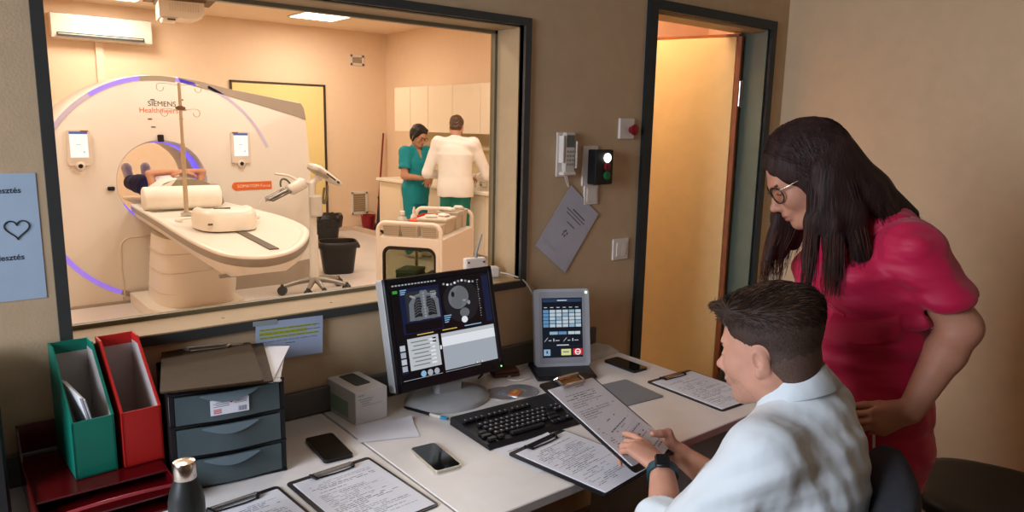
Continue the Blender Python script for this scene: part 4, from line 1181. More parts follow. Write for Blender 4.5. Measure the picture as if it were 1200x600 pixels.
# ------------------------------------------------------------------ bins
BINP = mat('bin_black', (34, 32, 32), .4, var=.12)
def bin_(x, y, h, r, label, bag):
    t = thing('waste_bin', label, 'bin', M=TR(x, y, 0) @ RZ(D(-20)))
    def sq(r_, z):
        return [(r_ * math.copysign(abs(math.cos(2 * PI * k / 36)) ** .55, math.cos(2 * PI * k / 36)), r_ * .9 * math.copysign(abs(math.sin(2 * PI * k / 36)) ** .55, math.sin(2 * PI * k / 36)), z) for k in range(36)]
    m = MB(); m.loft([sq(r * .74, 0), sq(r * .78, .01), sq(r * .96, h - .06), sq(r * 1.06, h - .06), sq(r * 1.07, h - .02), sq(r, h), sq(r * .94, h), sq(r * .72, .03)]); m.build('bin_body', BINP, t, 40)
    m = MB()
    for s in (-1, 1): m.box((s * r * 1.06, 0, h - .06), (.03, .1, .04), b=.008)
    m.build('handle_lug', BINP, t)
    if bag:
        m = MB(); R = random.Random(2); rg = []
        for z, f in ((h - .16, 1.02), (h - .10, 1.10), (h - .03, 1.12), (h + .012, 1.04), (h + .006, .92), (h - .05, .86)):
            rg.append([(p[0] * f * (1 + R.uniform(-.05, .05)), p[1] * f * (1 + R.uniform(-.05, .05)), z + R.uniform(-.012, .012)) for p in sq(r, 0)])
        m.loft(rg, caps=False); m.build('bin_bag', mat('bag_black', (30, 27, 26), .25, var=.2), t, 20)
bin_(3.40, 7.20, .345, .205, 'black plastic waste bin standing nearer the scanner table, without a bag', False)
bin_(4.28, 9.42, .335, .20, 'black waste bin lined with a crumpled bag below the yellow door', True)

# ------------------------------------------------------------------ far wall
t = thing('air_conditioner', 'white wall-mounted air conditioner high on the far wall', 'air conditioner', (1.757, CY, 2.478))
m = MB(); m.prism([(0, .03), (-.06, 0), (-.19, .01), (-.212, .06), (-.205, .27), (-.15, .285), (0, .285)], -.517, .517, M=Matrix(((0, 0, 1, 0), (1, 0, 0, 0), (0, 1, 0, 0), (0, 0, 0, 1)))); m.build('casing', WHITEG, t, 40)
m = MB(); m.box((-.02, -.214, .046), (.9, .006, .044)); m.build('air_outlet', DGREY, t)
m = MB(); m.box((-.02, -.219, .052), (.87, .004, .008)); m.build('louver', WHITE, t)
mb = MB(); wbox(1.69, 1.77, CY - .045, CY, 0.1, 2.478, mb); mb.box((1.73, CY - .047, 2.2), (.06, .004, .01)); struct('trim_2', mb, mat('duct_white', (240, 212, 184), .5))
d2 = bpy.data.objects.new('door_2', None); COL.objects.link(d2); d2['kind'] = 'structure'; d2.location = (3.9, CY, 0)
m = MB(); m.box((-.005, -.012, 1.05), (1.28, .024, 2.1), b=.003); m.build('door_leaf', mat('pale_yellow_laminate', (244, 216, 148), .45, var=.02), d2)
m = MB()
for x in (-.66, .66): m.box((x, -.015, 1.06), (.022, .03, 2.13))
m.box((0, -.015, 2.12), (1.342, .03, .022)); m.build('door_frame', mat('thin_dark_frame', (70, 58, 44), .5), d2)
m = MB(); m.tube([(-.55, -.03, 1.05), (-.55, -.07, 1.05), (-.44, -.07, 1.05)], .009, 8); m.build('door_handle', STEEL, d2, 40)
for x, z, w_, h_, lab, n in ((5.085, 2.51, .22, .15, 'small cream grille high on the far wall near the corner', 5), (5.085, .41, .27, .34, 'cream ventilation grille low on the far wall', 9)):
    t = thing('wall_vent', lab, 'vent', (x, CY, z))
    m = MB(VERT)
    for sx in (-1, 1): m.box((sx * (w_ / 2 - .015), 0, .008), (.035, h_, .016), b=.002)
    for sz in (-1, 1): m.box((0, sz * (h_ / 2 - .015), .008), (w_, .035, .016), b=.002)
    m.build('frame', WHITE, t)
    m = MB(VERT); m.box((0, 0, .001), (w_ - .05, h_ - .05, .002)); m.build('backing', mat('vent_shadow', (164, 142, 112), .7), t)
    m = MB(VERT)
    for k in range(n): m.box((0, -h_ / 2 + .04 + (h_ - .08) * k / (n - 1), .007), (w_ - .06, .007, .008), M=None)
    m.build('grille', mat('grille_beige', (206, 182, 150), .5), t)
# white unit hanging from the ceiling
t = thing('ceiling_unit', 'white ventilated box hanging from the scan room ceiling above the scanner', 'ceiling unit', M=TR(2.40, 9.0, CZ) @ RZ(D(-9)))
m = MB(); m.box((0, 0, -.02), (.5, .46, .04)); m.box((0, .0, -.005), (.7, .6, .01)); m.build('mounting_plate', mat('mount_brown', (120, 100, 76), .6), t)
m = MB(); m.prism([(-.23, -.04), (.23, -.04), (.23, -.17), (.13, -.215), (-.23, -.215)], -.22, .22, M=VERT); m.build('casing', WHITEG, t, 40)
m = MB()
for r in range(5):
    for c in range(12): m.box((-.12 + c * .026, -.221, -.065 - r * .018), (.010, .004, .008))
m.build('vent_slot', mat('slot_beige', (196, 170, 140), .6), t)
m = MB(); m.box((-.13, -.08, -.235), (.16, .24, .05), b=.015); m.build('lens_block', WHITEG, t)
m = MB(); m.box((-.11, -.202, -.238), (.08, .006, .018)); m.build('lens_slot', mat('slot_taupe', ()), t)

# ------------------------------------------------------------------ wall cabinets, counter
CAB = mat('cabinet_cream', (238, 216, 188), .35, var=.015)
ys = [9.14, 8.713, 8.264, 7.697, 7.105, 6.55]
labs = ['cream wall cabinet in the corner, narrow and farthest along the wall', 'cream wall cabinet just left of the green-clad nurse, second from the far corner', 'cream wall cabinet above the nurse and colleague, third from the far corner', 'cream wall cabinet directly above the man in the white jacket', 'cream wall cabinet nearest the window frame']
labs[1] = 'cream wall cabinet second from the far corner, above the nurse in teal'
for k in range(5):
    y0, y1 = ys[k + 1], ys[k]
    t = thing('wall_cabinet', labs[k], 'cabinet', (5.22, (y0 + y1) / 2, 1.50), group='cream wall cabinets over the counter')
    w_ = y1 - y0
    m = MB(); m.box((.17, 0, .30), (.30, w_ - .002, .60)); m.build('carcass', CAB, t)
    m = MB(); m.box((.009, 0, .30), (.018, w_ - .008, .596), b=.003); m.build('door', CAB, t)
t = thing('counter_worktop', 'white worktop running along the side wall under the cabinets', 'worktop', (5.25, 7.7, 0))
m = MB(); m.box((0, 0, .835), (.63, 2.95, .04), b=.004); m.build('slab', mat('worktop_white', (240, 226, 206), .3, var=.02), t)
m = MB(); m.box((.305, 0, .875), (.016, 2.95, .04), b=.003); m.build('upstand', MATS['worktop_white'], t)
bs = [9.15, 8.55, 7.95, 7.45, 6.975, 6.654, 6.25]
for k in range(6):
    y0, y1 = bs[k + 1], bs[k]
    t = thing('base_cabinet', ('cream base cabinet at the far end of the worktop', 'cream base cabinet behind the nurse, under the worktop', 'cream base cabinet behind the legs of the two colleagues', 'cream base cabinet in front of the man in the white jacket', 'cream base cabinet right of the white-jacketed man under the worktop', 'cream base cabinet behind the trolley nearest the window frame')[k], 'cabinet', (4.97, (y0 + y1) / 2, 0), group='cream base cabinets under the worktop')
    w_ = y1 - y0
    m = MB(); m.box((.30, 0, .46), (.56, w_ - .002, .70)); m.box((.34, 0, .055), (.48, w_ - .002, .11)); m.build('carcass', CAB, t)
    m = MB(); m.box((.009, 0, .46), (.018, w_ - .008, .696), b=.003); m.build('door', CAB, t)
t = thing('under_cabinet_rail', 'pale rail fixed to the tiled wall below the wall cabinets', 'rail', (CX - .06, 7.4, 1.32))
m = MB(); m.box((0, 0, 0), (.12, 1.5, .05), b=.008); m.build('rail_body', mat('rail_pale', (224, 206, 176), .4), t)
m = MB(); m.box((-.02, 0, .028), (.08, 1.46, .006)); m.build('top_strip', STEEL, t)
mb = MB(); wbox(CX - .012, CX, 6.25, 9.18, .855, 1.50, mb); struct('trim_3', mb, mat('splashback_olive', (206, 186, 148), .35))
t = thing('wall_socket', 'white wall socket above the worktop right of the man in the white jacket', 'socket', (CX - .012, 7.30, 1.14))
m = MB(); m.box((-.006, 0, 0), (.012, .085, .16), b=.003); m.build('plate', WHITE, t)
for z in (-.035, .035):
    m = MB(); m.cyl((-.012, 0, z), (-.0135, 0, z), .024, seg=18); m.build('outlet', GREYP, t)
for x, y, sx, sy, h, lab in ((5.30, 7.32, .2, .26, .15, 'white carton on the worktop beside the white-jacketed man'), (5.30, 7.02, .2, .25, .15, 'white carton with a dark square mark on the worktop'), (5.30, 6.74, .2, .2, .17, 'white carton on the worktop nearest the window edge')):
    t = thing('carton', lab, 'box', (x, y, .856), group='cartons on the worktop')
    m = MB(); m.box((0, 0, h / 2), (sx, sy, h), b=.003); m.build('carton_body', mat('carton_cream', (228, 214, 194), .6, var=.03), t)
    m = MB(); m.box((-sx / 2 - .001, 0, h / 2), (.002, sy * .5, .006)); m.box((-sx / 2 - .001, sy * .1, h * .3), (.002, sy * .2, .03)); 
    if 'dark' in lab:
        for yy in (-.09, .03): m.box((-sx / 2 - .001, yy, h / 2), (.002, .006, .11))
        for zz in (-.055, .055): m.box((-sx / 2 - .001, -.03, h / 2 + zz), (.002, .12, .006))
    m.build('printed_mark', mat('mark_grey', (140, 124, 108), .6), t)
t = thing('broom', 'broom with a dark red handle leaning in the far corner', 'broom', (5.20, 9.86, 0))
m = MB(); m.tube([(.10, -.02, .06), (.27, .06, 1.46)], .014, 10); m.build('broom_handle', mat('red_brown_wood', (128, 40, 20), .4, var=.1), t, 40)
m = MB(); m.box((.09, -.02, .07), (.12, .28, .04), b=.01); m.build('broom_head', mat('broom_head_brown', (90, 50, 34), .5), t)
m = MB()
for k in range(14): m.tube([(.09, -.14 + k * .0185, .055), (.085 + .01 * (k % 2), -.15 + k * .02, .0)], .009, 6)
m.build('bristles', mat('bristle_dark', (50, 36, 30), .8), t)
t = thing('mop_bucket', 'small red bucket standing by the end of the worktop', 'bucket', (5.08, 9.70, 0))
m = MB(); m.lathe([(.08, 0), (.084, .01), (.108, .24), (.114, .245), (.114, .26), (.105, .26), (.08, .03), (.0001, .02)], 28); m.build('bucket_body', mat('bucket_red', (140, 24, 34), .4), t, 40)
m = MB(); m.tube([(.111 * math.cos(D(a)), .111 * math.sin(D(a)) * .2 - .02, .25 + .06 * math.sin(D(a))) for a in range(0, 181, 15)], .004, 6); m.build('bail_handle', STEEL, t, 60)
t = thing('mop', 'dark mop standing in the corner behind the red bucket', 'mop', (5.17, 9.50, 0))
m = MB(); R = random.Random(5)
for k in range(30):
    a = R.uniform(0, 2 * PI); r = R.uniform(.02, .055)
    m.tube([(0, 0, .42), (r * .8 * math.cos(a), r * .8 * math.sin(a), .30), (r * math.cos(a), r * math.sin(a), .05), (r * 1.15 * math.cos(a), r * 1.15 * math.sin(a), .0)], [.01, .016, .018, .012], 6)
m.build('mop_strands', mat('mop_dark', (58, 46, 42), .9), t, 60)
m = MB(); m.tube([(0, 0, .36), (0, 0, .52)], .02, 10); m.ell((0, 0, .53), (.035, .035, .04)); m.build('mop_socket', mat('mop_socket_dark', (44, 38, 36), .6), t, 50)

# ------------------------------------------------------------------ trolley
def cartM(): 
    c = (Vector((2.484, 4.605, 0)) + Vector((3.397, 4.718, 0))) / 2
    return frame((c.x, c.y, 0), (.613, -.79, 0), (.768, .64, 0))
CM = cartM()
t = thing('medical_trolley', 'white medical trolley with a glazed front standing beyond the window', 'trolley', M=CM)
CW, CL = .5, .79
TW = mat('trolley_white', (236, 224, 208), .3, var=.015)
m = MB(); m.box((0, 0, .795), (CW - .03, CL - .03, .012)); m.build('top_deck', TW, t)
m = MB(VERT @ TR(0, 0, CL / 2 - .02))
# front panel with a rounded window: ring of quads
oN = rrect(CW - .02, .66, .03, 8); iN = rrect(CW - .10, .55, .06, 8)
def ringpanel(m, o, i, z0, z1, cy_):
    n = len(o)
    vs = [(x, y + cy_, z1) for x, y in o] + [(x, y + cy_ - .01, z1) for x, y in i] + [(x, y + cy_, z0) for x, y in o] + [(x, y + cy_ - .01, z0) for x, y in i]
    fs = []
    for k in range(n):
        l = (k + 1) % n
        fs += [(k, l, n + l, n + k), (2 * n + l, 2 * n + k, 3 * n + k, 3 * n + l), (k, 2 * n + k, 2 * n + l, l), (n + l, 3 * n + l, 3 * n + k, n + k)]
    m.add(vs, fs)
ringpanel(m, oN, iN, -.012, .012, .47); fp = m.build('front_panel', TW, t, 40)
m = MB(VERT @ TR(0, 0, CL / 2 - .02)); ringpanel(m, rrect(CW - .094, .556, .063, 8), rrect(CW - .122, .528, .05, 8), -.014, .0145, .46 + .0); m.build('window_gasket', BLACK, fp, 40)
m = MB(VERT @ TR(0, 0, CL / 2 - .02)); m.prism([(x, y + .455) for x, y in rrect(CW - .12, .53, .05, 8)], -.002, .002); m.build('window_glass', glass_mat('trolley_glass', (226, 226, 216), .05), fp)
m = MB(); m.box((CW / 2 - .012, 0, .47), (.02, CL - .05, .66), b=.004); m.build('side_panel', TW, t)
m = MB(); m.box((-CW / 2 + .012, 0, .47), (.005, CL - .06, .66)); m.build('side_glass', MATS['trolley_glass'], t)
m = MB(); m.box((0, CL / 2 - .03, .47), (CW - .03, .005, .66)); m.build('rear_glass', MATS['trolley_glass'], t)
for z in (.16, .40):
    m = MB(); m.box((0, 0, z), (CW - .05, CL - .07, .008)); m.build('shelf', MATS['trolley_glass'] if z > .3 else TW, t)
for sy, zt in ((-1, .905), (1, .93)):
    y = sy * (CL / 2 - .012); x = CW / 2 - .012
    P = [(-x, y, .08), (-x, y, zt - .06)] + [(-x + .06 - .06 * math.cos(D(a)), y, zt - .06 + .06 * math.sin(D(a))) for a in range(15, 91, 15)] + [(x - .06 + .06 * math.sin(D(a)), y, zt - .06 + .06 * math.cos(D(a))) for a in range(0, 91, 15)] + [(x, y, .08)]
    m = MB(); m.tube(P, .0155, 12); m.build('end_rail', TW, t, 50)
for sx in (-1, 1):
    for sy in (-1, 1):
        m = MB(TR(sx * (CW / 2 - .02), sy * (CL / 2 - .03), 0)); m.cyl((-.012, 0, .04), (.012, 0, .04), .04, seg=16); m.box((0, 0, .085), (.03, .03, .03), b=.004); m.build('caster', DGREY, t, 40)
CTop = .8015
def on(x, y, z=CTop, yaw=0): return CM @ TR(x, y, z) @ RZ(D(yaw))
BK = mat('basket_beige', (214, 200, 180), .45, var=.03)
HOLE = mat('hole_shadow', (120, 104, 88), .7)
for k, x in enumerate((-.155, -.015, .135)):
    t = thing('perforated_basket', ('small perforated basket at the left of the trolley front rail', 'small perforated basket in the middle of the trolley front rail', 'small perforated basket at the right of the trolley front rail')[k], 'basket', M=on(x, -.255), group='baskets behind the trolley front rail')
    w_, d_, h_ = .125, .19, .085
    m = MB(); m.loft([[(sx * w_ / 2 * s, sy * d_ / 2 * s, z) for sx, sy in ((-1, -1), (1, -1), (1, 1), (-1, 1))] for s, z in ((.88, 0), (1, h_), (.95, h_), (.84, .006))]); m.build('basket_body', BK, t)
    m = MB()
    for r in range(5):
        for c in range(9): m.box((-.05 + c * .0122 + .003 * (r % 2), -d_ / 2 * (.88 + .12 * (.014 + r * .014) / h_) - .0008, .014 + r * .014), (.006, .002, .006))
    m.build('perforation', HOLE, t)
t = thing('clear_bottle', 'clear squat bottle standing at the left front of the trolley top', 'bottle', M=on(-.165, -.10))
m = MB(); m.lathe([(.042, 0), (.045, .004), (.045, .085), (.03, .11), (.016, .118), (.016, .13)], 24); m.build('flask', mat('clear_plastic', (226, 214, 200), .15, trans=.4), t, 40)
m = MB(); m.lathe([(.019, .128), (.019, .155), (.014, .158)], 18); m.build('stopper', WHITEG, t, 40)
t = thing('orange_case', 'orange plastic case on the trolley top beside the clear bottle', 'case', M=on(-.09, .02))
m = MB(); m.box((0, 0, .035), (.11, .15, .07), b=.006); m.build('case_body', mat('orange_plastic', (232, 108, 34), .35), t)
m = MB(); m.box((0, 0, .078), (.114, .154, .014), b=.004); m.build('case_lid', mat('orange_red_plastic', (226, 74, 36), .35), t)
t = thing('red_tray', 'red plastic tray on the trolley behind the orange case', 'tray', M=on(-.055, .20))
m = MB(); w_, d_ = .16, .14; m.loft([[(sx * w_ / 2 * s, sy * d_ / 2 * s, z) for sx, sy in ((-1, -1), (1, -1), (1, 1), (-1, 1))] for s, z in ((.9, 0), (1, .10), (.96, .10), (.86, .006))]); m.build('tray_body', mat('red_plastic', (222, 58, 40), .35), t)
m = MB(); m.box((.0, .0, .05), (.12, .1, .06), b=.01); m.build('padding', WHITE, t)
t = thing('spray_bottle', 'small white bottle with a pointed cap on the trolley', 'bottle', M=on(-.17, .16))
m = MB(); m.lathe([(.026, 0), (.028, .004), (.028, .09), (.012, .11), (.012, .118)], 20); m.build('flask', WHITEG, t, 40)
m = MB(); m.lathe([(.014, .116), (.014, .13), (.006, .16)], 16); m.build('stopper', WHITE, t, 40)
t = thing('lidded_box', 'grey-beige lidded box with white packs on it on the trolley', 'box', M=on(.09, -.045))
m = MB(); m.loft([[(sx * .11 * s, sy * .11 * s, z) for sx, sy in ((-1, -1), (1, -1), (1, 1), (-1, 1))] for s, z in ((.92, 0), (1, .10))]); m.build('box_body', mat('box_beige', (206, 192, 170), .5, var=.03), t)
m = MB(); m.box((0, 0, .108), (.236, .236, .018), b=.004); m.build('box_lid', mat('box_lid_beige', (216, 204, 184), .5), t)
for k, (x, y, yaw) in enumerate(((-.03, -.03, 20), (.04, .03, -30))):
    t = thing('white_pack', ('white gauze pack on the lidded box, nearer the orange case', 'white gauze pack on the lidded box, nearer the far tubs')[k], 'pack', M=on(.09 + x * 1.0, -.045 + y * 1.6, CTop + .1185, yaw), group='gauze packs on the lidded box')
    m = MB(); m.box((0, 0, .010), (.085, .06, .02), b=.007); m.build('wrapper', mat('gauze_white', (240, 232, 220), .8, var=.03), t)
    m = MB(); m.box((.044, 0, .010), (.008, .05, .003)); m.build('sealed_edge', WHITE, t)
for k, (x, y) in enumerate(((.125, .165), (.15, .32))):
    t = thing('tub', ('grey tub with a spread of white packs on the trolley, nearer the lidded box', 'grey tub at the far right corner of the trolley')[k], 'tub', M=on(x, y), group='grey tubs on the trolley')
    s0 = .08 if k == 0 else .055
    m = MB(); m.loft([[(sx * s0 * s, sy * s0 * .85 * s, z) for sx, sy in ((-1, -1), (1, -1), (1, 1), (-1, 1))] for s, z in ((.85, 0), (1, .13), (1.08, .132), (1.08, .142), (.96, .142), (.8, .01))]); m.build('tub_body', mat('tub_grey', (200, 188, 168), .45), t)
    m = MB(); m.box((0, 0, .12), (s0 * 1.6, s0 * 1.3, .02), b=.004); m.build('liner', WHITE, t)
for k, (x, y, z, yaw) in enumerate(((.07, .19, .143, 10), (.13, .17, .143, -20), (.14, .33, .143, 5))):
    t = thing('white_pack', ('long white pack lying on the nearer grey tub of the trolley', 'short white pack lying askew on the nearer grey tub', 'white pack lying on the far corner tub of the trolley')[k], 'pack', M=on(x, y, CTop + z, yaw), group='packs on the trolley tubs')
    m = MB(); m.box((0, 0, .0125), ((.10, .06, .07)[k], .045, .025), b=.008); m.build('wrapper', MATS['gauze_white'], t)
    m = MB(); m.box(((.052, .032, .037)[k], 0, .012), (.008, .04, .003)); m.build('sealed_edge', WHITE, t)
for x, y, z, s, rgb, nm, lab in ((-.10, -.10, .4045, (.16, .2, .12), (70, 96, 80), 'box_teal', 'dark green box on the upper trolley shelf behind the glass'), (.12, -.12, .4045, (.16, .2, .10), (78, 92, 130), 'box_blue', 'slate blue pack on the upper trolley shelf behind the glass'), (-.09, -.12, .1645, (.17, .22, .15), (150, 150, 136), 'box_sage', 'sage grey box on the lower trolley shelf'), (.11, -.06, .1645, (.17, .26, .10), (178, 160, 130), 'box_tan', 'tan box on the lower trolley shelf')):
    t = thing('supply_box', lab, 'box', M=on(x, y, z))
    m = MB(); m.box((0, 0, s[2] * .4), (s[0], s[1], s[2] * .8), b=.004); m.build('box_body', mat(nm, rgb, .5, var=.06), t)
    m = MB(); m.box((0, 0, s[2] * .9), (s[0] + .006, s[1] + .006, s[2] * .2), b=.004); m.build('box_lid', mat(nm + '_lid', [min(255, c + 18) for c in rgb], .5), t)
# ------------------------------------------------------------------ smooth blended bodies
class SDF:
    """union of tapered limbs and ellipsoids with smooth joins, meshed as one closed surface"""
    def __init__(self, res, M=None):
        self.res = res; self.P = []; self.paint = []; self.M = np.array(M) if M is not None else np.eye(4)
    def _p(self, a):
        a = np.append(np.asarray(a, float), 1.0); return (self.M @ a)[:3]
    def _d(self, v):
        return self.M[:3, :3] @ np.asarray(v, float)
    def conef(self, a, b, ra, rb, flat=None):
        a, b = self._p(a), self._p(b); ba = b - a; L2 = max(ba @ ba, 1e-12)
        fl = None
        if flat:
            n = self._d(flat[0]); n = n / np.linalg.norm(n); fl = (n, flat[1])
        def f(X, Y, Z):
            x, y, z = X - a[0], Y - a[1], Z - a[2]
            h = np.clip((x * ba[0] + y * ba[1] + z * ba[2]) / L2, 0, 1)
            x = x - h * ba[0]; y = y - h * ba[1]; z = z - h * ba[2]
            if fl:
                n, s = fl
                d = (x * n[0] + y * n[1] + z * n[2]) * (1 / s - 1)
                x = x + d * n[0]; y = y + d * n[1]; z = z + d * n[2]
            return np.sqrt(x * x + y * y + z * z) - (ra + (rb - ra) * h)
        m = max(ra, rb)
        return f, np.minimum(a, b) - m, np.maximum(a, b) + m
    def ellf(self, c, r, R=None):
        c = self._p(c); R3 = self.M[:3, :3] @ (np.array(R)[:3, :3] if R is not None else np.eye(3))
        r = np.asarray(r, float)
        def f(X, Y, Z):
            x, y, z = X - c[0], Y - c[1], Z - c[2]
            u = (x * R3[0, 0] + y * R3[1, 0] + z * R3[2, 0])
            v = (x * R3[0, 1] + y * R3[1, 1] + z * R3[2, 1])
            w = (x * R3[0, 2] + y * R3[1, 2] + z * R3[2, 2])
            k0 = np.sqrt((u / r[0])**2 + (v / r[1])**2 + (w / r[2])**2) + 1e-9
            k1 = np.sqrt((u / r[0]**2)**2 + (v / r[1]**2)**2 + (w / r[2]**2)**2) + 1e-9
            return k0 * (k0 - 1) / k1
        e = np.sqrt(((R3 * r)**2).sum(1))
        return f, c - e, c + e
    def cone(self, a, b, ra, rb, k=.02, flat=None, op='+'):
        self.P.append((*self.conef(a, b, ra, rb, flat), k, op)); return self
    def ell(self, c, r, R=None, k=.02, op='+'):
        self.P.append((*self.ellf(c, r, R), k, op)); return self
    def chain(self, pts, rs, k=.02, flat=None):
        for i in range(len(pts) - 1): self.cone(pts[i], pts[i + 1], rs[i], rs[i + 1], k, flat)
        return self
    def cut(self, o, n):
        """remove the half-space in front of o along n"""
        o = self._p(o); n = self._d(n); n = n / np.linalg.norm(n)
        self.P.append((lambda X, Y, Z: -((X - o[0]) * n[0] + (Y - o[1]) * n[1] + (Z - o[2]) * n[2]), None, None, .004, '-')); return self
    def dye(self, prim, idx):
        self.paint.append((prim[0], idx)); return self
    def dyef(self, fn, idx):
        self.paint.append((fn, idx)); return self
    def arrays(self, disp=None):
        r = self.res
        lo = np.min([p[1] for p in self.P if p[4] == '+'], 0) - 4 * r
        hi = np.max([p[2] for p in self.P if p[4] == '+'], 0) + 4 * r
        n = np.ceil((hi - lo) / r).astype(int) + 1
        ax = [lo[i] + r * np.arange(n[i]) for i in range(3)]
        F = np.full(n, .08, np.float32)
        for f, a, b, k, op in self.P:
            if a is None:
                i0, i1 = np.zeros(3, int), n
            else:
                pad = 1.6 * k + 4 * r + .012
                i0 = np.clip(np.floor((a - pad - lo) / r).astype(int), 0, n); i1 = np.clip(np.ceil((b + pad - lo) / r).astype(int) + 1, 0, n)
            s = tuple(slice(i0[j], i1[j]) for j in range(3))
            d = f(ax[0][s[0]][:, None, None], ax[1][s[1]][None, :, None], ax[2][s[2]][None, None, :]).astype(np.float32)
            g = F[s]
            if op == '+':
                h = np.maximum(k - np.abs(g - d), 0) / k if k > 0 else 0
                F[s] = np.minimum(g, d) - h * h * k * .25
            else:
                d = -d
                h = np.maximum(k - np.abs(g - d), 0) / k
                F[s] = np.maximum(g, d) + h * h * k * .25
        if disp is not None:
            I = np.argwhere(np.abs(F) < .03)
            p = lo + I * r
            F[I[:, 0], I[:, 1], I[:, 2]] += disp(p).astype(np.float32)
        F[0], F[-1] = .08, .08; F[:, 0], F[:, -1] = .08, .08; F[:, :, 0], F[:, :, -1] = .08, .08
        S = F < 0
        c = [S[dx:n[0] - 1 + dx, dy:n[1] - 1 + dy, dz:n[2] - 1 + dz] for dx in (0, 1) for dy in (0, 1) for dz in (0, 1)]
        al = c[0].copy(); an = c[0].copy()
        for q in c[1:]: al &= q; an |= q
        act = an & ~al
        idx = np.full(act.shape, -1, np.int32)
        I = np.argwhere(act); idx[act] = np.arange(len(I))
        V = np.zeros((len(I), 3)); W = np.zeros(len(I))
        cv = {}
        for dx in (0, 1):
            for dy in (0, 1):
                for dz in (0, 1): cv[(dx, dy, dz)] = F[I[:, 0] + dx, I[:, 1] + dy, I[:, 2] + dz].astype(float)
        for a in cv:
            for j in range(3):
                if a[j] == 0:
                    b = list(a); b[j] = 1; b = tuple(b)
                    fa, fb = cv[a], cv[b]
                    m = (fa < 0) != (fb < 0)
                    t = np.where(m, fa / np.where(m, fa - fb, 1), 0)
                    q = np.array(a, float)[None, :].repeat(len(I), 0); q[:, j] += t
                    V += np.where(m[:, None], q, 0); W += m
        V = lo + (I + V / W[:, None]) * r
        faces = []
        for j in range(3):
            a = [slice(1, -1)] * 3; b = [slice(1, -1)] * 3
            a[j] = slice(0, -1); b[j] = slice(1, None)
            A, B = S[tuple(a)], S[tuple(b)]
            E = np.argwhere(A != B)
            ins = A[E[:, 0], E[:, 1], E[:, 2]]
            E = E + 1; E[:, j] -= 1
            u, v = [(1, 2), (2, 0), (0, 1)][j]
            def cell(du, dv):
                q = E.copy(); q[:, u] += du; q[:, v] += dv
                return idx[q[:, 0], q[:, 1], q[:, 2]]
            Q = np.stack([cell(-1, -1), cell(0, -1), cell(0, 0), cell(-1, 0)], 1)
            Q[~ins] = Q[~ins][:, ::-1]
            faces.append(Q)
        Fc = np.concatenate(faces)
        Fc = Fc[(Fc >= 0).all(1)]
        # two light smoothing passes
        for _ in range(2):
            acc = np.zeros_like(V); cnt = np.zeros(len(V))
            for e in range(4):
                i, j2 = Fc[:, e], Fc[:, (e + 1) % 4]
                for ax_ in range(3):
                    acc[:, ax_] += np.bincount(i, V[j2, ax_], len(V)) + np.bincount(j2, V[i, ax_], len(V))
                cnt += np.bincount(i, minlength=len(V)) + np.bincount(j2, minlength=len(V))
            V = V * .55 + .45 * acc / np.maximum(cnt, 1)[:, None]
        C = V[Fc].mean(1)
        mi = np.zeros(len(Fc), np.int32)
        for fn, ix in self.paint:
            mi[fn(C[:, 0], C[:, 1], C[:, 2]) < 0] = ix
        return V, Fc, mi

def sdf_build(name, sdfs, mats, parent, disp=None):
    if not isinstance(sdfs, list): sdfs = [sdfs]
    Vs, Fs, Ms, n = [], [], [], 0
    for s in sdfs:
        if isinstance(s, tuple): V, Fc, mi = s
        else: V, Fc, mi = s.arrays(disp)
        Vs.append(V); Fs.append(Fc + n); Ms.append(mi); n += len(V)
    V, Fc, mi = np.concatenate(Vs), np.concatenate(Fs), np.concatenate(Ms)
    if parent is not None:
        inv = np.array(parent.matrix_basis.inverted()); V = V @ inv[:3, :3].T + inv[:3, 3]
    me = bpy.data.meshes.new(name)
    me.vertices.add(len(V)); me.vertices.foreach_set('co', V.astype(np.float32).ravel())
    me.loops.add(len(Fc) * 4); me.loops.foreach_set('vertex_index', Fc.astype(np.int32).ravel())
    me.polygons.add(len(Fc)); me.polygons.foreach_set('loop_start', np.arange(0, len(Fc) * 4, 4, dtype=np.int32))
    me.polygons.foreach_set('use_smooth', np.ones(len(Fc), bool))
    me.update(calc_edges=True); me.validate()
    for m in (mats if isinstance(mats, list) else [mats]): me.materials.append(m)
    if len(me.polygons) == len(mi): me.polygons.foreach_set('material_index', mi)
    o = bpy.data.objects.new(name, me); COL.objects.link(o); o.parent = parent
    return o

def fr3(o, f, up=(0, 0, 1)):
    """matrix: x forward, y left, z up"""
    f = Vector(f).normalized(); l = Vector(up).cross(f).normalized(); u = f.cross(l)
    M = Matrix((f, l, u)).transposed().to_4x4(); M.translation = Vector(o); return M

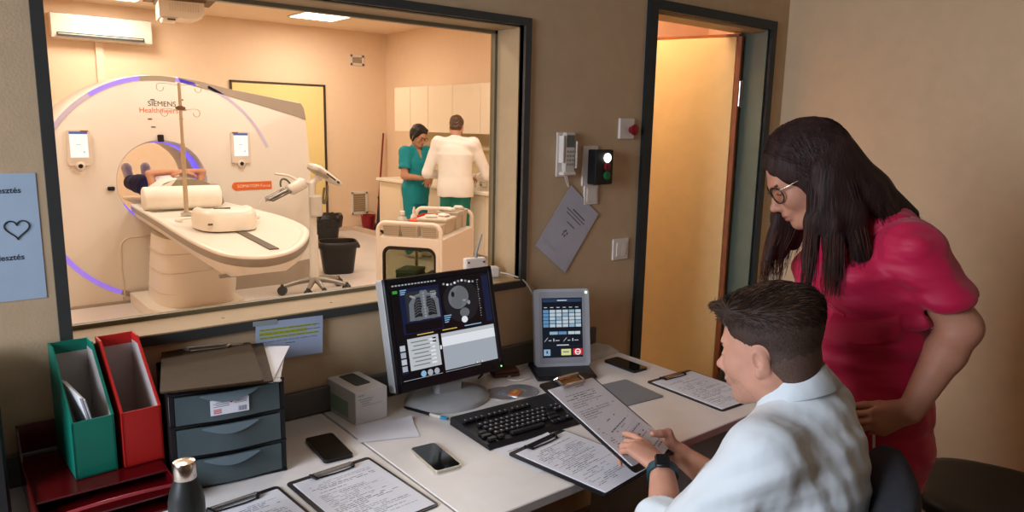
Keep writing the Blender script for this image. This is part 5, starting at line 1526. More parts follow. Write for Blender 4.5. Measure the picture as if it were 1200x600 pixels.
def head(s, female=False, ears=True):
    """head in local axes: x face, y left, z up, eyes at z = 0"""
    w = .95 if female else 1.0
    s.ell((-.012, 0, .036), (.096, .075 * w, .083), k=.02)
    s.ell((.022, 0, -.02), (.066, .064 * w, .092), k=.03)
    s.cone((-.01, .047 * w, -.055), (.055, .022 * w, -.096), .024, .020, .03); s.cone((-.01, -.047 * w, -.055), (.055, -.022 * w, -.096), .024, .020, .03)
    s.ell(((.071 if female else .064), 0, -.099), (.018, .023, .016), k=.022)
    s.cone((.076, .032, .020), (.083, .010, .017), .010, .010, .016); s.cone((.076, -.032, .020), (.083, -.010, .017), .010, .010, .016)
    s.ell((.058, .037 * w, -.028), (.024, .022, .024), k=.025); s.ell((.058, -.037 * w, -.028), (.024, .022, .024), k=.025)
    for y in (.031, -.031):
        s.ell((.090, y, .001), (.013, .017, .010), k=.010, op='-')
        s.ell((.072, y, -.001), (.0135, .0135, .0125), k=.004)
        s.cone((.085, y - .012, -.004), (.083, y + .013, -.004), .0035, .003, .004)
    s.cone((.083, 0, .006), (.104, 0, -.034), .0075, .0105, .012)
    s.ell((.108, 0, -.037), (.011, .0105, .0095), k=.008)
    for y in (.0105, -.0105):
        s.ell((.097, y, -.041), (.010, .0078, .0072), k=.006)
    s.ell((.083, 0, -.062), (.014, .024, .016), k=.018)
    s.ell((.092, 0, -.066), (.0085, .021, .0052), k=.006); s.ell((.090, 0, -.0765), (.0085, .018, .0062), k=.006)
    s.ell((.098, 0, -.0712), (.006, .023, .0012), k=.003, op='-')
    if ears:
        for sg in (1, -1):
            E = Euler((0, .2, sg * .35)).to_matrix()
            s.ell((-.012, sg * .074 * w, -.013), (.018, .007, .031), R=E, k=.007)
            s.ell((-.006, sg * .081 * w, -.009), (.009, .006, .015), R=E, k=.004, op='-')
            s.ell((-.006, sg * .0765 * w, -.038), (.009, .005, .009), R=E, k=.006)
    return s

def face_dye(s, lips=1, brow=2, female=False):
    s.dye(s.ellf((.093, 0, -.066), (.012, .022, .0055)), lips); s.dye(s.ellf((.091, 0, -.0765), (.012, .018, .0062)), lips)
    for y in (.031, -.031):
        s.dye(s.conef((.088, y - .017, .0185), (.080, y + .0185 if y > 0 else y + .017, .019), .0045, .003), brow) if y > 0 else s.dye(s.conef((.080, y - .0185, .019), (.088, y + .017, .0185), .003, .0045), brow)
        s.dye(s.conef((.088, y - .013, -.0045), (.084, y + .014, -.005), .0022, .002), brow)
    return s

def hand(s, wrist, d, palm, left, curl=(.5, .6, .7, .8), thumb=(.6, .6, .5), scale=1.0, spread=.06, thumb_curl=.3, thumb2=None):
    """five fingers grown from the wrist; d points to the knuckles, palm is where the palm faces"""
    w = Vector(wrist); d = Vector(d).normalized(); n = Vector(palm); n = (n - d * n.dot(d)).normalized()
    t = d.cross(n) * (-1 if left else 1)          # towards the thumb
    S = scale
    P = lambda a, b, c: w + (d * a + t * b + n * c) * S
    mcp = [P(.088, .030, .0), P(.093, .010, -.003), P(.089, -.010, -.002), P(.080, -.028, .002)]
    for i, q in enumerate(mcp):
        s.cone(P(.0, .012 - .008 * i, 0), q, .017 * S, .0125 * S, .012, flat=(tuple(n), .85))
    s.cone(P(.03, .015, .004), P(.075, -.012, .004), .016 * S, .015 * S, .015)
    L = [(.041, .025, .021), (.045, .028, .022), (.041, .026, .021), (.032, .020, .019)]
    for i, q in enumerate(mcp):
        c = curl[i]; dirv = (d + t * (spread * (1.2 - .8 * i))).normalized()
        p0 = q; ang = 0; R = [.0095, .0086, .0078, .0066]
        for j in range(3):
            ang += c * (.75, 1.0, .7)[j]
            v = dirv * math.cos(ang) + n * math.sin(ang)
            p1 = p0 + v * L[i][j] * S
            sc = S * (1 if i != 3 else .86)
            s.cone(tuple(p0), tuple(p1), R[j] * sc, R[j + 1] * sc, .0045)
            p0 = p1
    tv = (t * thumb[0] + d * thumb[1] + n * thumb[2]).normalized()
    b0 = P(.022, .020, .006); b1 = b0 + tv * .044 * S
    s.cone(tuple(b0), tuple(b1), .0155 * S, .0125 * S, .012)
    tv2 = (tv + d * thumb_curl + n * thumb_curl * .4).normalized()
    if thumb2: tv2 = (t * thumb2[0] + d * thumb2[1] + n * thumb2[2]).normalized()
    b2 = b1 + tv2 * .034 * S
    s.cone(tuple(b1), tuple(b2), .0118 * S, .0102 * S, .006)
    tv3 = (tv2 + d * thumb_curl * .6).normalized(); b3 = b2 + tv3 * .026 * S
    s.cone(tuple(b2), tuple(b3), .0104 * S, .0078 * S, .004)
    return s

def folds(amp, freq, seed, dirs=3):
    R = np.random.RandomState(seed)
    D_ = R.normal(size=(dirs, 3)); D_ /= np.linalg.norm(D_, axis=1)[:, None]
    W_ = R.normal(size=(dirs, 3)) * 9; ph = R.uniform(0, 6, dirs); ph2 = R.uniform(0, 6, dirs)
    def f(p):
        o = np.zeros(len(p))
        for i in range(dirs):
            bend = 1.6 * np.sin(p @ W_[i] + ph2[i])
            x = np.sin((p @ D_[i]) * freq * (1 + .35 * i) + ph[i] + bend)
            gate = .5 + .5 * np.sin(p @ W_[(i + 1) % dirs] * .8 + ph[i])
            o += amp * gate * (np.abs(x) ** 1.5 * np.sign(x))
        return o
    return f

SKIN = mat('skin_fair', (198, 144, 118), .58, var=.06, scale=30, bump=.05, bscale=500)
SKINW = mat('skin_warm', (186, 130, 102), .58, var=.06, scale=30, bump=.05, bscale=500)
SKINT = mat('skin_tan', (198, 140, 108), .5, var=.05, scale=30)
LIP = mat('lip', (168, 96, 88), .45)
BROW = mat('brow_brown', (60, 42, 32), .7)
STUB = mat('stubble_skin', (184, 136, 112), .6, var=.12, scale=220)

# ================================================================== seated man
MF = Vector((-.2, .98, 0)).normalized(); ML = Vector((-.98, -.2, 0)).normalized()
man = thing('person', 'seated man with short brown hair in a white rolled-sleeve shirt reading a clipboard', 'person', (1.385, .63, 0))
hf = (MF + Vector((0, 0, -.20))).normalized()
HM = fr3((1.359, .808, 1.147), hf)
hd = SDF(.0026, HM); head(hd); face_dye(hd)
hd.cone((-.030, 0, -.06), (-.050, 0, -.15), .053, .054, .03)
hd.dyef(hd.ellf((.055, 0, -.085), (.058, .075, .045))[0], 3)
face_dye(hd)
arms = SDF(.0032)
shL, elL, wrL = (1.20, .70, .978), (1.125, .850, .728), (1.302, 1.022, .803)
shR, elR, wrR = (1.55, .785, .98), (1.440, .855, .730), (1.490, 1.112, .750)
for sh, el, wr in ((shL, elL, wrL), (shR, elR, wrR)):
    e, w_ = Vector(el), Vector(wr)
    mid = e + (w_ - e) * .35
    arms.cone(sh, el, .052, .043, .02)
    arms.cone(el, tuple(mid), .041, .043, .02); arms.cone(tuple(mid), wr, .043, .028, .02)
# left hand resting on the sheet, index finger out
hand(arms, wrL, (.010, .118, .032), (-.05, .20, -1), True, curl=(.22, .72, .82, .86), thumb=(.30, .85, .60), spread=.05)
# right hand holding the board's edge: fingers under it, thumb on top
hand(arms, wrR, (-.40, .91, .10), (-.90, -.42, .06), False, curl=(.50, .55, .58, .60), thumb=(.85, .35, .40), spread=.0, thumb_curl=.1, thumb2=(.10, .45, .88))
tor = SDF(.008)
tor.chain([(1.365, .655, .56), (1.365, .685, .75), (1.365, .715, .93), (1.395, .725, 1.03)], [.13, .125, .13, .075], .05, flat=(tuple(MF), .75))
tor.cone((1.392, .745, 1.02), (1.385, .76, 1.06), .052, .052, .03)
tor.cone(shL, shR, .055, .055, .04)
for hip, knee, ank in (((1.31, .63, .56), (1.20, 1.02, .54), (1.20, .97, .10)), ((1.46, .65, .56), (1.44, 1.04, .54), (1.44, .99, .10))):
    tor.cone(hip, knee, .08, .055, .04); tor.cone(knee, ank, .052, .038, .03)
    a = Vector(ank); tor.cone((a.x, a.y, .05), (a.x - .03, a.y + .16, .04), .04, .032, .03)
sdf_build('body', [hd, arms, tor], [SKIN, LIP, BROW, STUB], man)
# shirt
SH = mat('shirt_white', (210, 218, 218), .75, var=.02, bump=.3, bscale=9, bdist=.03, stretch=(1.4, 1.4, .7), sheen=.1)
sh_ = SDF(.0045)
sh_.cone(shL, elL, .072, .064, .04); sh_.cone(shR, elR, .068, .058, .04)
for el, wr, f0 in ((elL, wrL, .34), (elR, wrR, .42)):
    e, w_ = Vector(el), Vector(wr); m1 = e + (w_ - e) * f0; m0 = e + (w_ - e) * (f0 - .20)
    sh_.cone(el, tuple(m1), .063, .062, .02); sh_.cone(tuple(m0), tuple(m1), .067, .068, .004)
    dn = (w_ - e).normalized(); sh_.cone(tuple(m1 - dn * .012), tuple(m1 + dn * .09), .051, .053, .004, op='-')
    m2 = m1 + dn * .0
    sh_.ell(tuple(m1 + dn * .085), (.085, .085, .085), k=.006, op='-')
sh_.chain([(1.365, .66, .52), (1.365, .682, .70), (1.362, .712, .89), (1.395, .725, 1.0)], [.160, .154, .160, .10], .05, flat=(tuple(MF), .77))
sh_.cone((1.22, .712, .980), (1.535, .782, .980), .066, .066, .05)
sh_.cone((1.392, .72, .97), (1.388, .744, 1.048), .10, .064, .05)
fo = folds(.0028, 44, 3)
fo2 = folds(.0020, 80, 9)
sdf_build('shirt', sh_, SH, man, lambda p: fo(p) + fo2(p))
# collar: a band round the neck with two points
cm = MB(man.matrix_basis.inverted()); N = 40
nc = Vector((1.385, .752, 1.078)); ax = Vector((-.02, .32, .95)).normalized(); side = ML; fw_ = ax.cross(side) * -1
fw_ = (MF - ax * MF.dot(ax)).normalized()
r0, r1, r2 = [], [], []
for k in range(N + 1):
    a = 2 * PI * k / N * .93 + .035 * 2 * PI
    u = fw_ * math.cos(a) + ML * math.sin(a)
    dip = .022 * max(0, math.cos(a)) ** 2
    r0.append(tuple(nc + u * .070 - ax * (.018 + dip)))
    r1.append(tuple(nc + u * .066 + ax * (.030 - dip * 1.2)))
    r2.append(tuple(nc + u * (.088 + .010 * max(0, math.cos(a))) - ax * (.016 + .030 * max(0, math.cos(a)) ** 3 + dip)))
vs = r0 + r1 + r2; n = N + 1
fs = [(i, i + 1, n + i + 1, n + i) for i in range(N)] + [(n + i, n + i + 1, 2 * n + i + 1, 2 * n + i) for i in range(N)]
cm.add(vs, fs); cl = cm.build('collar', SH, man, 80)
so = cl.modifiers.new('thick', 'SOLIDIFY'); so.thickness = .0025
# trousers and shoes
tr = SDF(.007)
tr.cone((1.33, .62, .56), (1.45, .64, .56), .13, .13, .05)
for hip, knee, ank in (((1.32, .63, .55), (1.20, 1.02, .53), (1.20, .97, .12)), ((1.45, .65, .55), (1.44, 1.04, .53), (1.44, .99, .12))):
    tr.cone(hip, knee, .098, .074, .05); tr.cone(knee, ank, .07, .06, .03)
sdf_build('trousers', tr, mat('trousers_dark', (58, 50, 46), .8), man, folds(.003, 40, 5))
shs = SDF(.006)
for x, y in ((1.20, .97), (1.44, .99)):
    shs.cone((x, y - .03, .045), (x - .03, y + .16, .04), .043, .038, .03); shs.cone((x, y - .02, .05), (x, y - .01, .12), .045, .045, .03)
    shs.ell((x, y, -.10), (.4, .4, .1), k=.004, op='-')
sdf_build('shoes', shs, mat('shoe_black', (30, 28, 28), .5), man)
# hair: swept top with a quiff, faded sides
hr = SDF(.0026, HM)
hr.ell((-.013, 0, .046), (.0985, .0790, .0805), k=.01)
hr.ell((-.045, 0, -.01), (.062, .0705, .07), k=.015)
hr.ell((-.028, 0, .058), (.090, .074, .080), k=.02); hr.cone((.045, .028, .088), (.045, -.028, .088), .030, .030, .03)
hr.cone((.062, .03, .082), (.092, .010, .080), .023, .020, .02); hr.cone((.062, -.03, .082), (.090, -.01, .080), .023, .020, .02); hr.ell((.098, .006, .074), (.018, .026, .018), k=.014)
hr.ell((-.08, 0, .085), (.03, .05, .035), k=.03)
# open the face, ears and neck
hr.ell((.115, 0, .01), (.068, .12, .078), k=.012, op='-')
hr.ell((.060, 0, -.078), (.078, .12, .10), k=.012, op='-')
for sg in (1, -1): hr.ell((-.012, sg * .088, -.012), (.024, .028, .038), k=.008, op='-')
hr.ell((-.060, 0, -.048), (.040, .053, .046), k=.02); hr.cut((-.05, 0, -.082), (.35, 0, -1))
inv = np.array(HM.inverted())
def hz(X, Y, Z):
    return inv[2, 0] * X + inv[2, 1] * Y + inv[2, 2] * Z + inv[2, 3]
def hx(X, Y, Z):
    return inv[0, 0] * X + inv[0, 1] * Y + inv[0, 2] * Z + inv[0, 3]
hr.dyef(lambda X, Y, Z: hz(X, Y, Z) - (.052 + .008 * np.sin(60 * hx(X, Y, Z)) + .006 * np.sin(310 * hx(X, Y, Z)) * np.sin(270 * (X + Y))), 1)
hr.dyef(lambda X, Y, Z: hz(X, Y, Z) - (-.012 - .25 * (hx(X, Y, Z) + .05) + .006 * np.sin(290 * hx(X, Y, Z)) * np.sin(250 * (X + Y))), 2)
HAIRB = mat('hair_brown', (50, 35, 26), .6, spec=.25, var=.35, scale=120, stretch=(.3, 1, 1), bump=.25, bscale=300)
sdf_build('hair', hr, [HAIRB, mat('hair_faded', (62, 45, 35), .6, var=.3, scale=260, bump=.4, bscale=500), mat('hair_nape', (84, 62, 50), .65, var=.3, scale=300, bump=.3, bscale=600)], man)
hair_o = man.children[-1] if False else [c for c in man.children if c.name.startswith('hair')][-1]
Rh = random.Random(4); hs = MB(man.matrix_basis.inverted() @ HM)
TOL = np.array(HM.inverted() @ man.matrix_basis)
me = hair_o.data; nv = len(me.vertices)
co_ = np.zeros(nv * 3); me.vertices.foreach_get('co', co_); co_ = co_.reshape(-1, 3) @ TOL[:3, :3].T + TOL[:3, 3]
no_ = np.zeros(nv * 3); me.vertices.foreach_get('normal', no_); no_ = no_.reshape(-1, 3) @ TOL[:3, :3].T
nst = 0
while nst < 3600:
    i = Rh.randrange(nv); p, n = Vector(co_[i]), Vector(no_[i])
    if p.z < .012 or n.z < -.35 or (n.x > .75 and p.z < .075): continue
    if p.z < .05 and Rh.random() < .5: continue
    nst += 1
    topness = max(0, min(1, (p.z - .050) / .05))
    quiff = max(0, min(1, (p.x - .045) / .03)) * topness
    flow = Vector((-.55 * (1 - quiff) + 1.0 * quiff, -.30 * topness, -.75 * (1 - topness) + .1 + .2 * quiff))
    flow = flow - n * flow.dot(n)
    if flow.length < .05: continue
    flow.normalize()
    L = .006 + (.020 * Rh.uniform(.7, 1.2)) * topness
    lift = .05 + .10 * topness
    f2 = (flow + Vector((Rh.uniform(-.14, .14), Rh.uniform(-.14, .14), Rh.uniform(-.08, .08)))).normalized()
    P = [p - n * .002, p + f2 * L * .5 + n * L * lift, p + f2 * L + n * L * lift * .4]
    hs.m = 1 if topness < .25 else (2 if Rh.random() < .22 else 0)
    hs.tube([tuple(q) for q in P], [.0009, .0009, .0003], 3, caps=False)
hs.build('hair_strand', [HAIRB, MATS['hair_faded'], mat('hair_brown_light', (86, 62, 45), .55, spec=.25)], hair_o, 80)
# watch on the left wrist
wd = (Vector(wrL) - Vector(elL)).normalized()
wc = Vector(wrL) - wd * .014
up_ = (Vector((-.25, -.15, 1)) - wd * wd.dot(Vector((-.25, -.15, 1)))).normalized()
WM = frame(wc, wd.cross(up_), wd)
m = MB(man.matrix_basis.inverted() @ WM)
ring_ = [(.036 * math.cos(2 * PI * k / 36), .033 * math.sin(2 * PI * k / 36)) for k in range(36)]
m.loft([[(x * f, y, z * f) for x, z in ring_] for y, f in ((-.012, .96), (-.011, 1.03), (.011, 1.03), (.012, .96), (.012, .9), (-.012, .9), (-.012, .96))], caps=False)
ws = m.build('watch_strap', mat('strap_teal', (22, 66, 76), .5), man, 50)
m = MB(man.matrix_basis.inverted() @ WM); m.box((0, 0, .037), (.036, .042, .011), b=.005); m.build('watch_case', BLACK, man, 50)
m = MB(man.matrix_basis.inverted() @ WM); m.box((0, 0, .0428), (.029, .034, .0012), b=.0005); m.box((.0, .004, .0437), (.004, .012, .0003)); wf = m.build('watch_face', mat('watch_glass', (16, 18, 22), .08), man)

# ------------------------------------------------------------------ office chairs
def office_chair(M, label, seat_z, back, cloth):
    t = thing('office_chair', label, 'chair', M=M)
    m = MB(); rg = []
    for z, s in ((-.05, .86), (-.045, .95), (-.02, 1), (.0, .99), (.012, .94), (.016, .8)):
        rg.append([(.235 * s * math.copysign(abs(math.cos(a)) ** .75, math.cos(a)), .235 * s * math.copysign(abs(math.sin(a)) ** .75, math.sin(a)), seat_z + z) for a in (2 * PI * k / 40 for k in range(40))])
    m.loft(rg); m.build('seat', cloth, t, 50)
    m = MB(); m.cyl((0, 0, .12), (0, 0, seat_z - .045), .025, seg=14); m.box((0, 0, seat_z - .055), (.2, .2, .02)); m.build('gas_column', BLACK, t, 40)
    m = MB()
    for k in range(5):
        a = 2 * PI * k / 5; m.tube([(0, 0, .12), (.26 * math.cos(a), .26 * math.sin(a), .075)], [.028, .018], 10)
    m.build('star_base', BLACK, t, 50)
    for k in range(5):
        a = 2 * PI * k / 5; m = MB(TR(.27 * math.cos(a), .27 * math.sin(a), .03) @ RZ(a)); m.cyl((0, -.02, 0), (0, .02, 0), .029, seg=16); m.box((0, 0, .03), (.03, .03, .025), b=.004); m.build('caster', DGREY, t, 40)
    if back:
        b0, bh, by, bw = back
        m = MB(); rg = []
        for i in range(17):
            v = i / 16; q = max(.02, 1 - abs(2 * v - 1) ** 3.2) ** (1 / 3.2)
            w_ = bw * (.35 + .65 * q); th = .040 * max(.12, q)
            row = []
            for k in range(28):
                a = 2 * PI * k / 28; c_, s_ = math.cos(a), math.sin(a)
                x = w_ * math.copysign(abs(c_) ** .7, c_)
                row.append((x, by - .45 * x * x - .03 * math.sin(v * PI) + th * math.copysign(abs(s_) ** .8, s_), b0 + bh * (.5 + .5 * math.copysign(abs(2 * v - 1) ** .8, 2 * v - 1))))
            rg.append(row)
        m.loft(rg); m.build('backrest', cloth, t, 60)
        m = MB(); m.tube(bez((0, .1, seat_z - .05), (0, by + .06, seat_z - .06), (0, by + .08, seat_z + .05), (0, by + .02, b0 + bh * .4)), .018, 10, flat=((0, 1, 0), .6)); m.build('back_bracket', BLACK, t, 50)
    return t
CLOTH = mat('chair_cloth_dark', (42, 44, 48), .85, var=.12, scale=90, bump=.1, bscale=500)
# chair local -y looks towards the sitter's knees
office_chair(TR(1.352, .752, 0) @ RZ(math.atan2(.86, -.5) + PI / 2), 'dark office chair under the seated man, its curved back behind him', .43, (.60, .335, .235, .21), CLOTH)
office_chair(TR(2.60, .70, 0) @ RZ(D(20)), 'black round-seated stool behind the woman in pink, by the right wall', .458, None, mat('chair_vinyl_black', (8, 8, 9), .5, var=.1))
# ================================================================== standing woman
WF = Vector((-.87, .49, 0)).normalized(); WL = Vector((-.49, -.87, 0)).normalized()
wom = thing('person', 'standing woman with long dark hair and glasses in a pink tunic, hand on hip', 'person', (1.92, .83, 0))
hfw = (Vector((-.66, .75, 0)).normalized() + Vector((0, 0, -.62))).normalized()
HW = fr3((1.755, .975, 1.492), hfw)
hd = SDF(.0026, HW); head(hd, True, True); face_dye(hd)
hdn = SDF(.004)
C = Vector((1.911, .868, 1.36)); Pv = Vector((1.91, .84, .86))
hd.cone((-.03, 0, -.05), tuple(HW.inverted() @ Vector((1.895, .885, 1.39))), .046, .055, .03)
shL = C + WL * .158 + Vector((0, 0, -.028)); shR = C - WL * .158 + Vector((0, 0, -.028))
elL, wrL = Vector((1.890, .627, 1.150)), Vector((1.790, .676, .945))
elR, wrR = Vector((2.01, 1.05, 1.08)), Vector((1.975, 1.06, .84))
arms = SDF(.0034)
for sh, el, wr in ((shL, elL, wrL), (shR, elR, wrR)):
    mid = el + (wr - el) * .3
    arms.cone(tuple(sh), tuple(el), .056, .045, .02); arms.ell(tuple(el + (el - sh).normalized() * .006), (.041, .041, .041), k=.02)
    arms.cone(tuple(el), tuple(mid), .043, .045, .02); arms.cone(tuple(mid), tuple(wr), .045, .029, .02)
hand(arms, tuple(wrL), (-.064, .055, -.036), (.8, .6, .0), True, curl=(.75, .85, .9, .95), thumb=(.30, .9, .35), scale=.94, spread=.03, thumb_curl=.3)
hand(arms, tuple(wrR), (-.15, .05, -.9), (-.3, -.9, 0), False, curl=(.4, .5, .5, .6), scale=.92)
tor = SDF(.008)
tor.chain([tuple(Pv), (1.905, .845, 1.08), tuple(C + Vector((0, 0, -.1))), tuple(C)], [.155, .135, .14, .07], .05, flat=(tuple(WF), .75))
tor.cone(tuple(shL), tuple(shR), .058, .058, .04)
for s in (1, -1):
    h0 = Pv + WL * .085 * s
    tor.cone(tuple(h0), (h0.x, h0.y, .48), .095, .062, .04); tor.cone((h0.x, h0.y, .48), (h0.x + .02, h0.y, .09), .058, .04, .03)
    tor.cone((h0.x, h0.y, .05), tuple(Vector((h0.x, h0.y, .04)) + WF * .15), .04, .032, .03)
sdf_build('body', [hd, arms, tor], [SKINW, LIP, BROW], wom)
PINK = mat('pink_cotton', (184, 12, 62), .6, var=.04, scale=8, sheen=.15, bump=.4, bscale=8, bdist=.035, stretch=(.8, .8, 2.4))
tp = SDF(.0045)
up = Vector((0, 0, 1))
for sh, el in ((shL, elL), (shR, elR)):
    e1 = sh + (el - sh) * .66
    tp.cone(tuple(sh + up * -.012), tuple(e1), .063, .071, .05)
    d_ = (el - sh).normalized()
    tp.cone(tuple(e1 + d_ * .02), tuple(e1 + d_ * .12), .057, .061, .004, op='-')
    tp.ell(tuple(e1 + d_ * .135), (.13, .13, .13), k=.004, op='-')
tp.chain([tuple(Pv + up * -.085), tuple(Pv + up * .0), (1.905, .848, 1.02), (1.905, .850, 1.12), tuple(C + up * -.14), tuple(C + up * -.03)], [.192, .186, .166, .158, .158, .095], .05, flat=(tuple(WF), .76))
tp.cone(tuple(shL + up * -.012 - WL * .01), tuple(C + up * .015), .060, .066, .06); tp.cone(tuple(C + up * .015), tuple(shR + up * -.012 + WL * .01), .066, .060, .06)
for s in (1, -1):
    tp.ell(tuple(C + WF * .085 + WL * .072 * s + up * -.125), (.078, .078, .075), k=.05)
tp.cone(tuple(C + WF * .09 + WL * .06 + up * -.30), tuple(C + WF * .09 - WL * .06 + up * -.30), .075, .075, .06)
tp.cone(tuple(Pv + WF * .055 + WL * .06 + up * .02), tuple(Pv + WF * .055 - WL * .06 + up * .02), .11, .11, .05)
# waist tie line: a shallow groove, hem cut flat
tp.cut(tuple(Pv + up * -.115), (0, 0, -1))
fo = folds(.0036, 42, 21); fo2 = folds(.0026, 80, 5)
def top_disp(p):
    z = p[:, 2]
    rel = p - np.array(Pv); fw = rel @ np.array(WF); lf = rel @ np.array(WL)
    waist = np.exp(-((z - (1.115 + .10 * lf)) / .008) ** 2) * .009
    band = -np.exp(-((z - (1.085 + .10 * lf)) / .020) ** 2) * .007
    wrap = np.exp(-((lf + .02 - (z - 1.12) * .42) / .006) ** 2) * (z > 1.12) * (fw > .0) * .010
    gather = .0035 * np.sin(90 * (z - 1.2) + 18 * lf) * np.exp(-((z - 1.14) / .10) ** 2) * (lf > -.05)
    hemg = np.exp(-((z - .775) / .004) ** 2) * .003
    return fo(p) + fo2(p) + waist + band + wrap + gather + hemg
sdf_build('tunic', tp, PINK, wom, top_disp)
iw_ = wom.matrix_basis.inverted(); oN = Vector((-.88, -.47, 0))
for p0, p1, nn in (((1.7416, .7335, .8802), (1.7493, .7329, .8406), (-.85, -.52, -.1)), ((1.7521, .918, 1.0567), (1.7449, .9111, 1.0275), (-.93, .26, 0))):
    a_, b_ = Vector(p0), Vector(p1); n_ = Vector(nn).normalized(); c_ = (a_ + b_) / 2 + n_ * .002
    m = MB(iw_); m.box((0, 0, 0), ((b_ - a_).length, .006, .003), M=frame(tuple(c_), tuple(b_ - a_), tuple(n_.cross(b_ - a_)))); m.build('white_tab', WHITE, wom)
m = MB(iw_); m.tube(catmull([(1.800, .900, 1.325), (1.7833, .9095, 1.2896), (1.7703, .9205, 1.2401), (1.7673, .915, 1.2009), (1.7498, .8754, 1.171), (1.757, .8426, 1.152)], 5), .0035, 6); m.build('wrap_edge', PINK, wom, 80)
top_ = catmull([(1.758, .8720, 1.152), (1.758, .8426, 1.1501), (1.7605, .8008, 1.1502), (1.7768, .7476, 1.164), (1.800, .7120, 1.180)], 5)
bot_ = catmull([(1.722, .8800, 1.092), (1.724, .8516, 1.0918), (1.741, .7849, 1.0924), (1.7716, .7387, 1.1029), (1.806, .7070, 1.113)], 5)
vs = []
for ii_, (p_, q_) in enumerate(zip(top_, bot_)):
    a_, b_ = Vector(p_), Vector(q_)
    for u, h in ((0, -.004), (.04, .006), (.35, .009), (.65, .008), (.96, .006), (1, -.004)):
        vs.append(tuple(a_.lerp(b_, u) + oN * (h if ii_ < len(top_) - 2 else -.008)))
m = MB(iw_); m.add(vs, [(i * 6 + j, i * 6 + j + 1, i * 6 + j + 7, i * 6 + j + 6) for i in range(len(top_) - 1) for j in range(5)]); m.build('waist_tie', PINK, wom, 80)
tw = SDF(.007)
tw.cone(tuple(Pv + WL * .06 + up * -.05), tuple(Pv - WL * .06 + up * -.05), .15, .15, .05, flat=(tuple(WF), .85))
for s in (1, -1):
    h0 = Pv + WL * .085 * s
    tw.cone((h0.x, h0.y, .78), (h0.x, h0.y, .48), .108, .08, .04); tw.cone((h0.x, h0.y, .48), (h0.x + .02, h0.y, .10), .08, .068, .03)
sdf_build('trousers', tw, PINK, wom, folds(.003, 40, 6))
shs = SDF(.006)
for s in (1, -1):
    h0 = Pv + WL * .085 * s + Vector((.02, 0, 0))
    a = Vector((h0.x, h0.y, .045)); shs.cone(tuple(a - WF * .05), tuple(a + WF * .14), .044, .038, .03); shs.cone(tuple(a), tuple(a + up * .06), .044, .046, .03)
    shs.ell((h0.x, h0.y, -.10), (.4, .4, .1), k=.004, op='-')
sdf_build('shoes', shs, mat('shoe_white', (210, 206, 200), .5), wom)
# hair: cap and long falls, then strands over it
HAIRD = mat('hair_dark_brown', (46, 29, 25), .62, spec=.25, var=.4, scale=60, stretch=(1, 1, .12), bump=.5, bscale=200)
HAIRT = mat('hair_light_tips', (76, 47, 34), .6, spec=.25, var=.3, scale=60, stretch=(1, 1, .12))
iW = HW.inverted()
hw = SDF(.0035, HW)
hw.ell((-.018, 0, .034), (.110, .089, .104), k=.015)
hw.ell((-.05, 0, -.03), (.075, .082, .09), k=.03)
hw.ell((.120, 0, -.02), (.076, .11, .088), k=.012, op='-')
hw.ell((.062, 0, -.085), (.07, .10, .10), k=.012, op='-')
lw = SDF(.0035)
def wpt(x, y, z): return HW @ Vector((x, y, z))
def fall(a, end, r0, r1, fl, k=.025, bow=.0):
    a = Vector(a); e = Vector(end); mid = (a + e) / 2 + Vector((0, 0, 0)) + WL * bow
    hwl.append((a, mid, e, r0, r1, fl))
hwl = []
# left side (towards us): from behind the temple over the ear, hanging down in front of the shoulder
fall(wpt(-.012, .080, .005), (1.672, .905, 1.275), .022, .014, 0, bow=.004)
fall(wpt(-.032, .080, -.01), (1.712, .862, 1.275), .030, .020, 0, bow=.008)
fall(wpt(-.055, .070, -.01), (1.775, .825, 1.30), .036, .022, 0, bow=.01)
fall(wpt(-.07, .05, .0), (1.865, .795, 1.385), .040, .026, 0, bow=.008)
fall(wpt(-.075, .03, .02), (1.925, .785, 1.40), .040, .024, 0)
fall(wpt(-.085, .0, .02), (1.99, .800, 1.375), .042, .020, 0)
fall(wpt(-.085, -.03, .01), (1.97, .90, 1.38), .040, .022, 0)
# right side, seen beyond the chin
fall(wpt(.015, -.076, .01), (1.70, 1.035, 1.27), .024, .012, 0)
fall(wpt(-.02, -.08, -.01), (1.745, 1.03, 1.28), .032, .018, 0)
fall(wpt(-.05, -.07, -.01), (1.80, 1.02, 1.31), .034, .02, 0)
for a, mid, e, r0, r1, fl in hwl:
    al, ml, el_ = iW @ a, iW @ mid, iW @ e
    hw.cone(tuple(al), tuple(ml), r0, (r0 + r1) / 2, .025); hw.cone(tuple(ml), tuple(el_), (r0 + r1) / 2, r1, .025)
hfold = folds(.0022, 130, 8)
def hdisp(p):
    q = p @ np.array(HW.to_3x3())
    return hfold(p * np.array([1, 1, .18]))
ho = sdf_build('hair', hw, [HAIRD], wom, hdisp)
Rw = random.Random(11)
sm_ = MB(wom.matrix_basis.inverted())
def strand(P, r, mi):
    sm_.m = mi; n = len(P)
    sm_.tube(P, [r * (1 - .75 * (i / (n - 1)) ** 3) for i in range(n)], 4, caps=False)
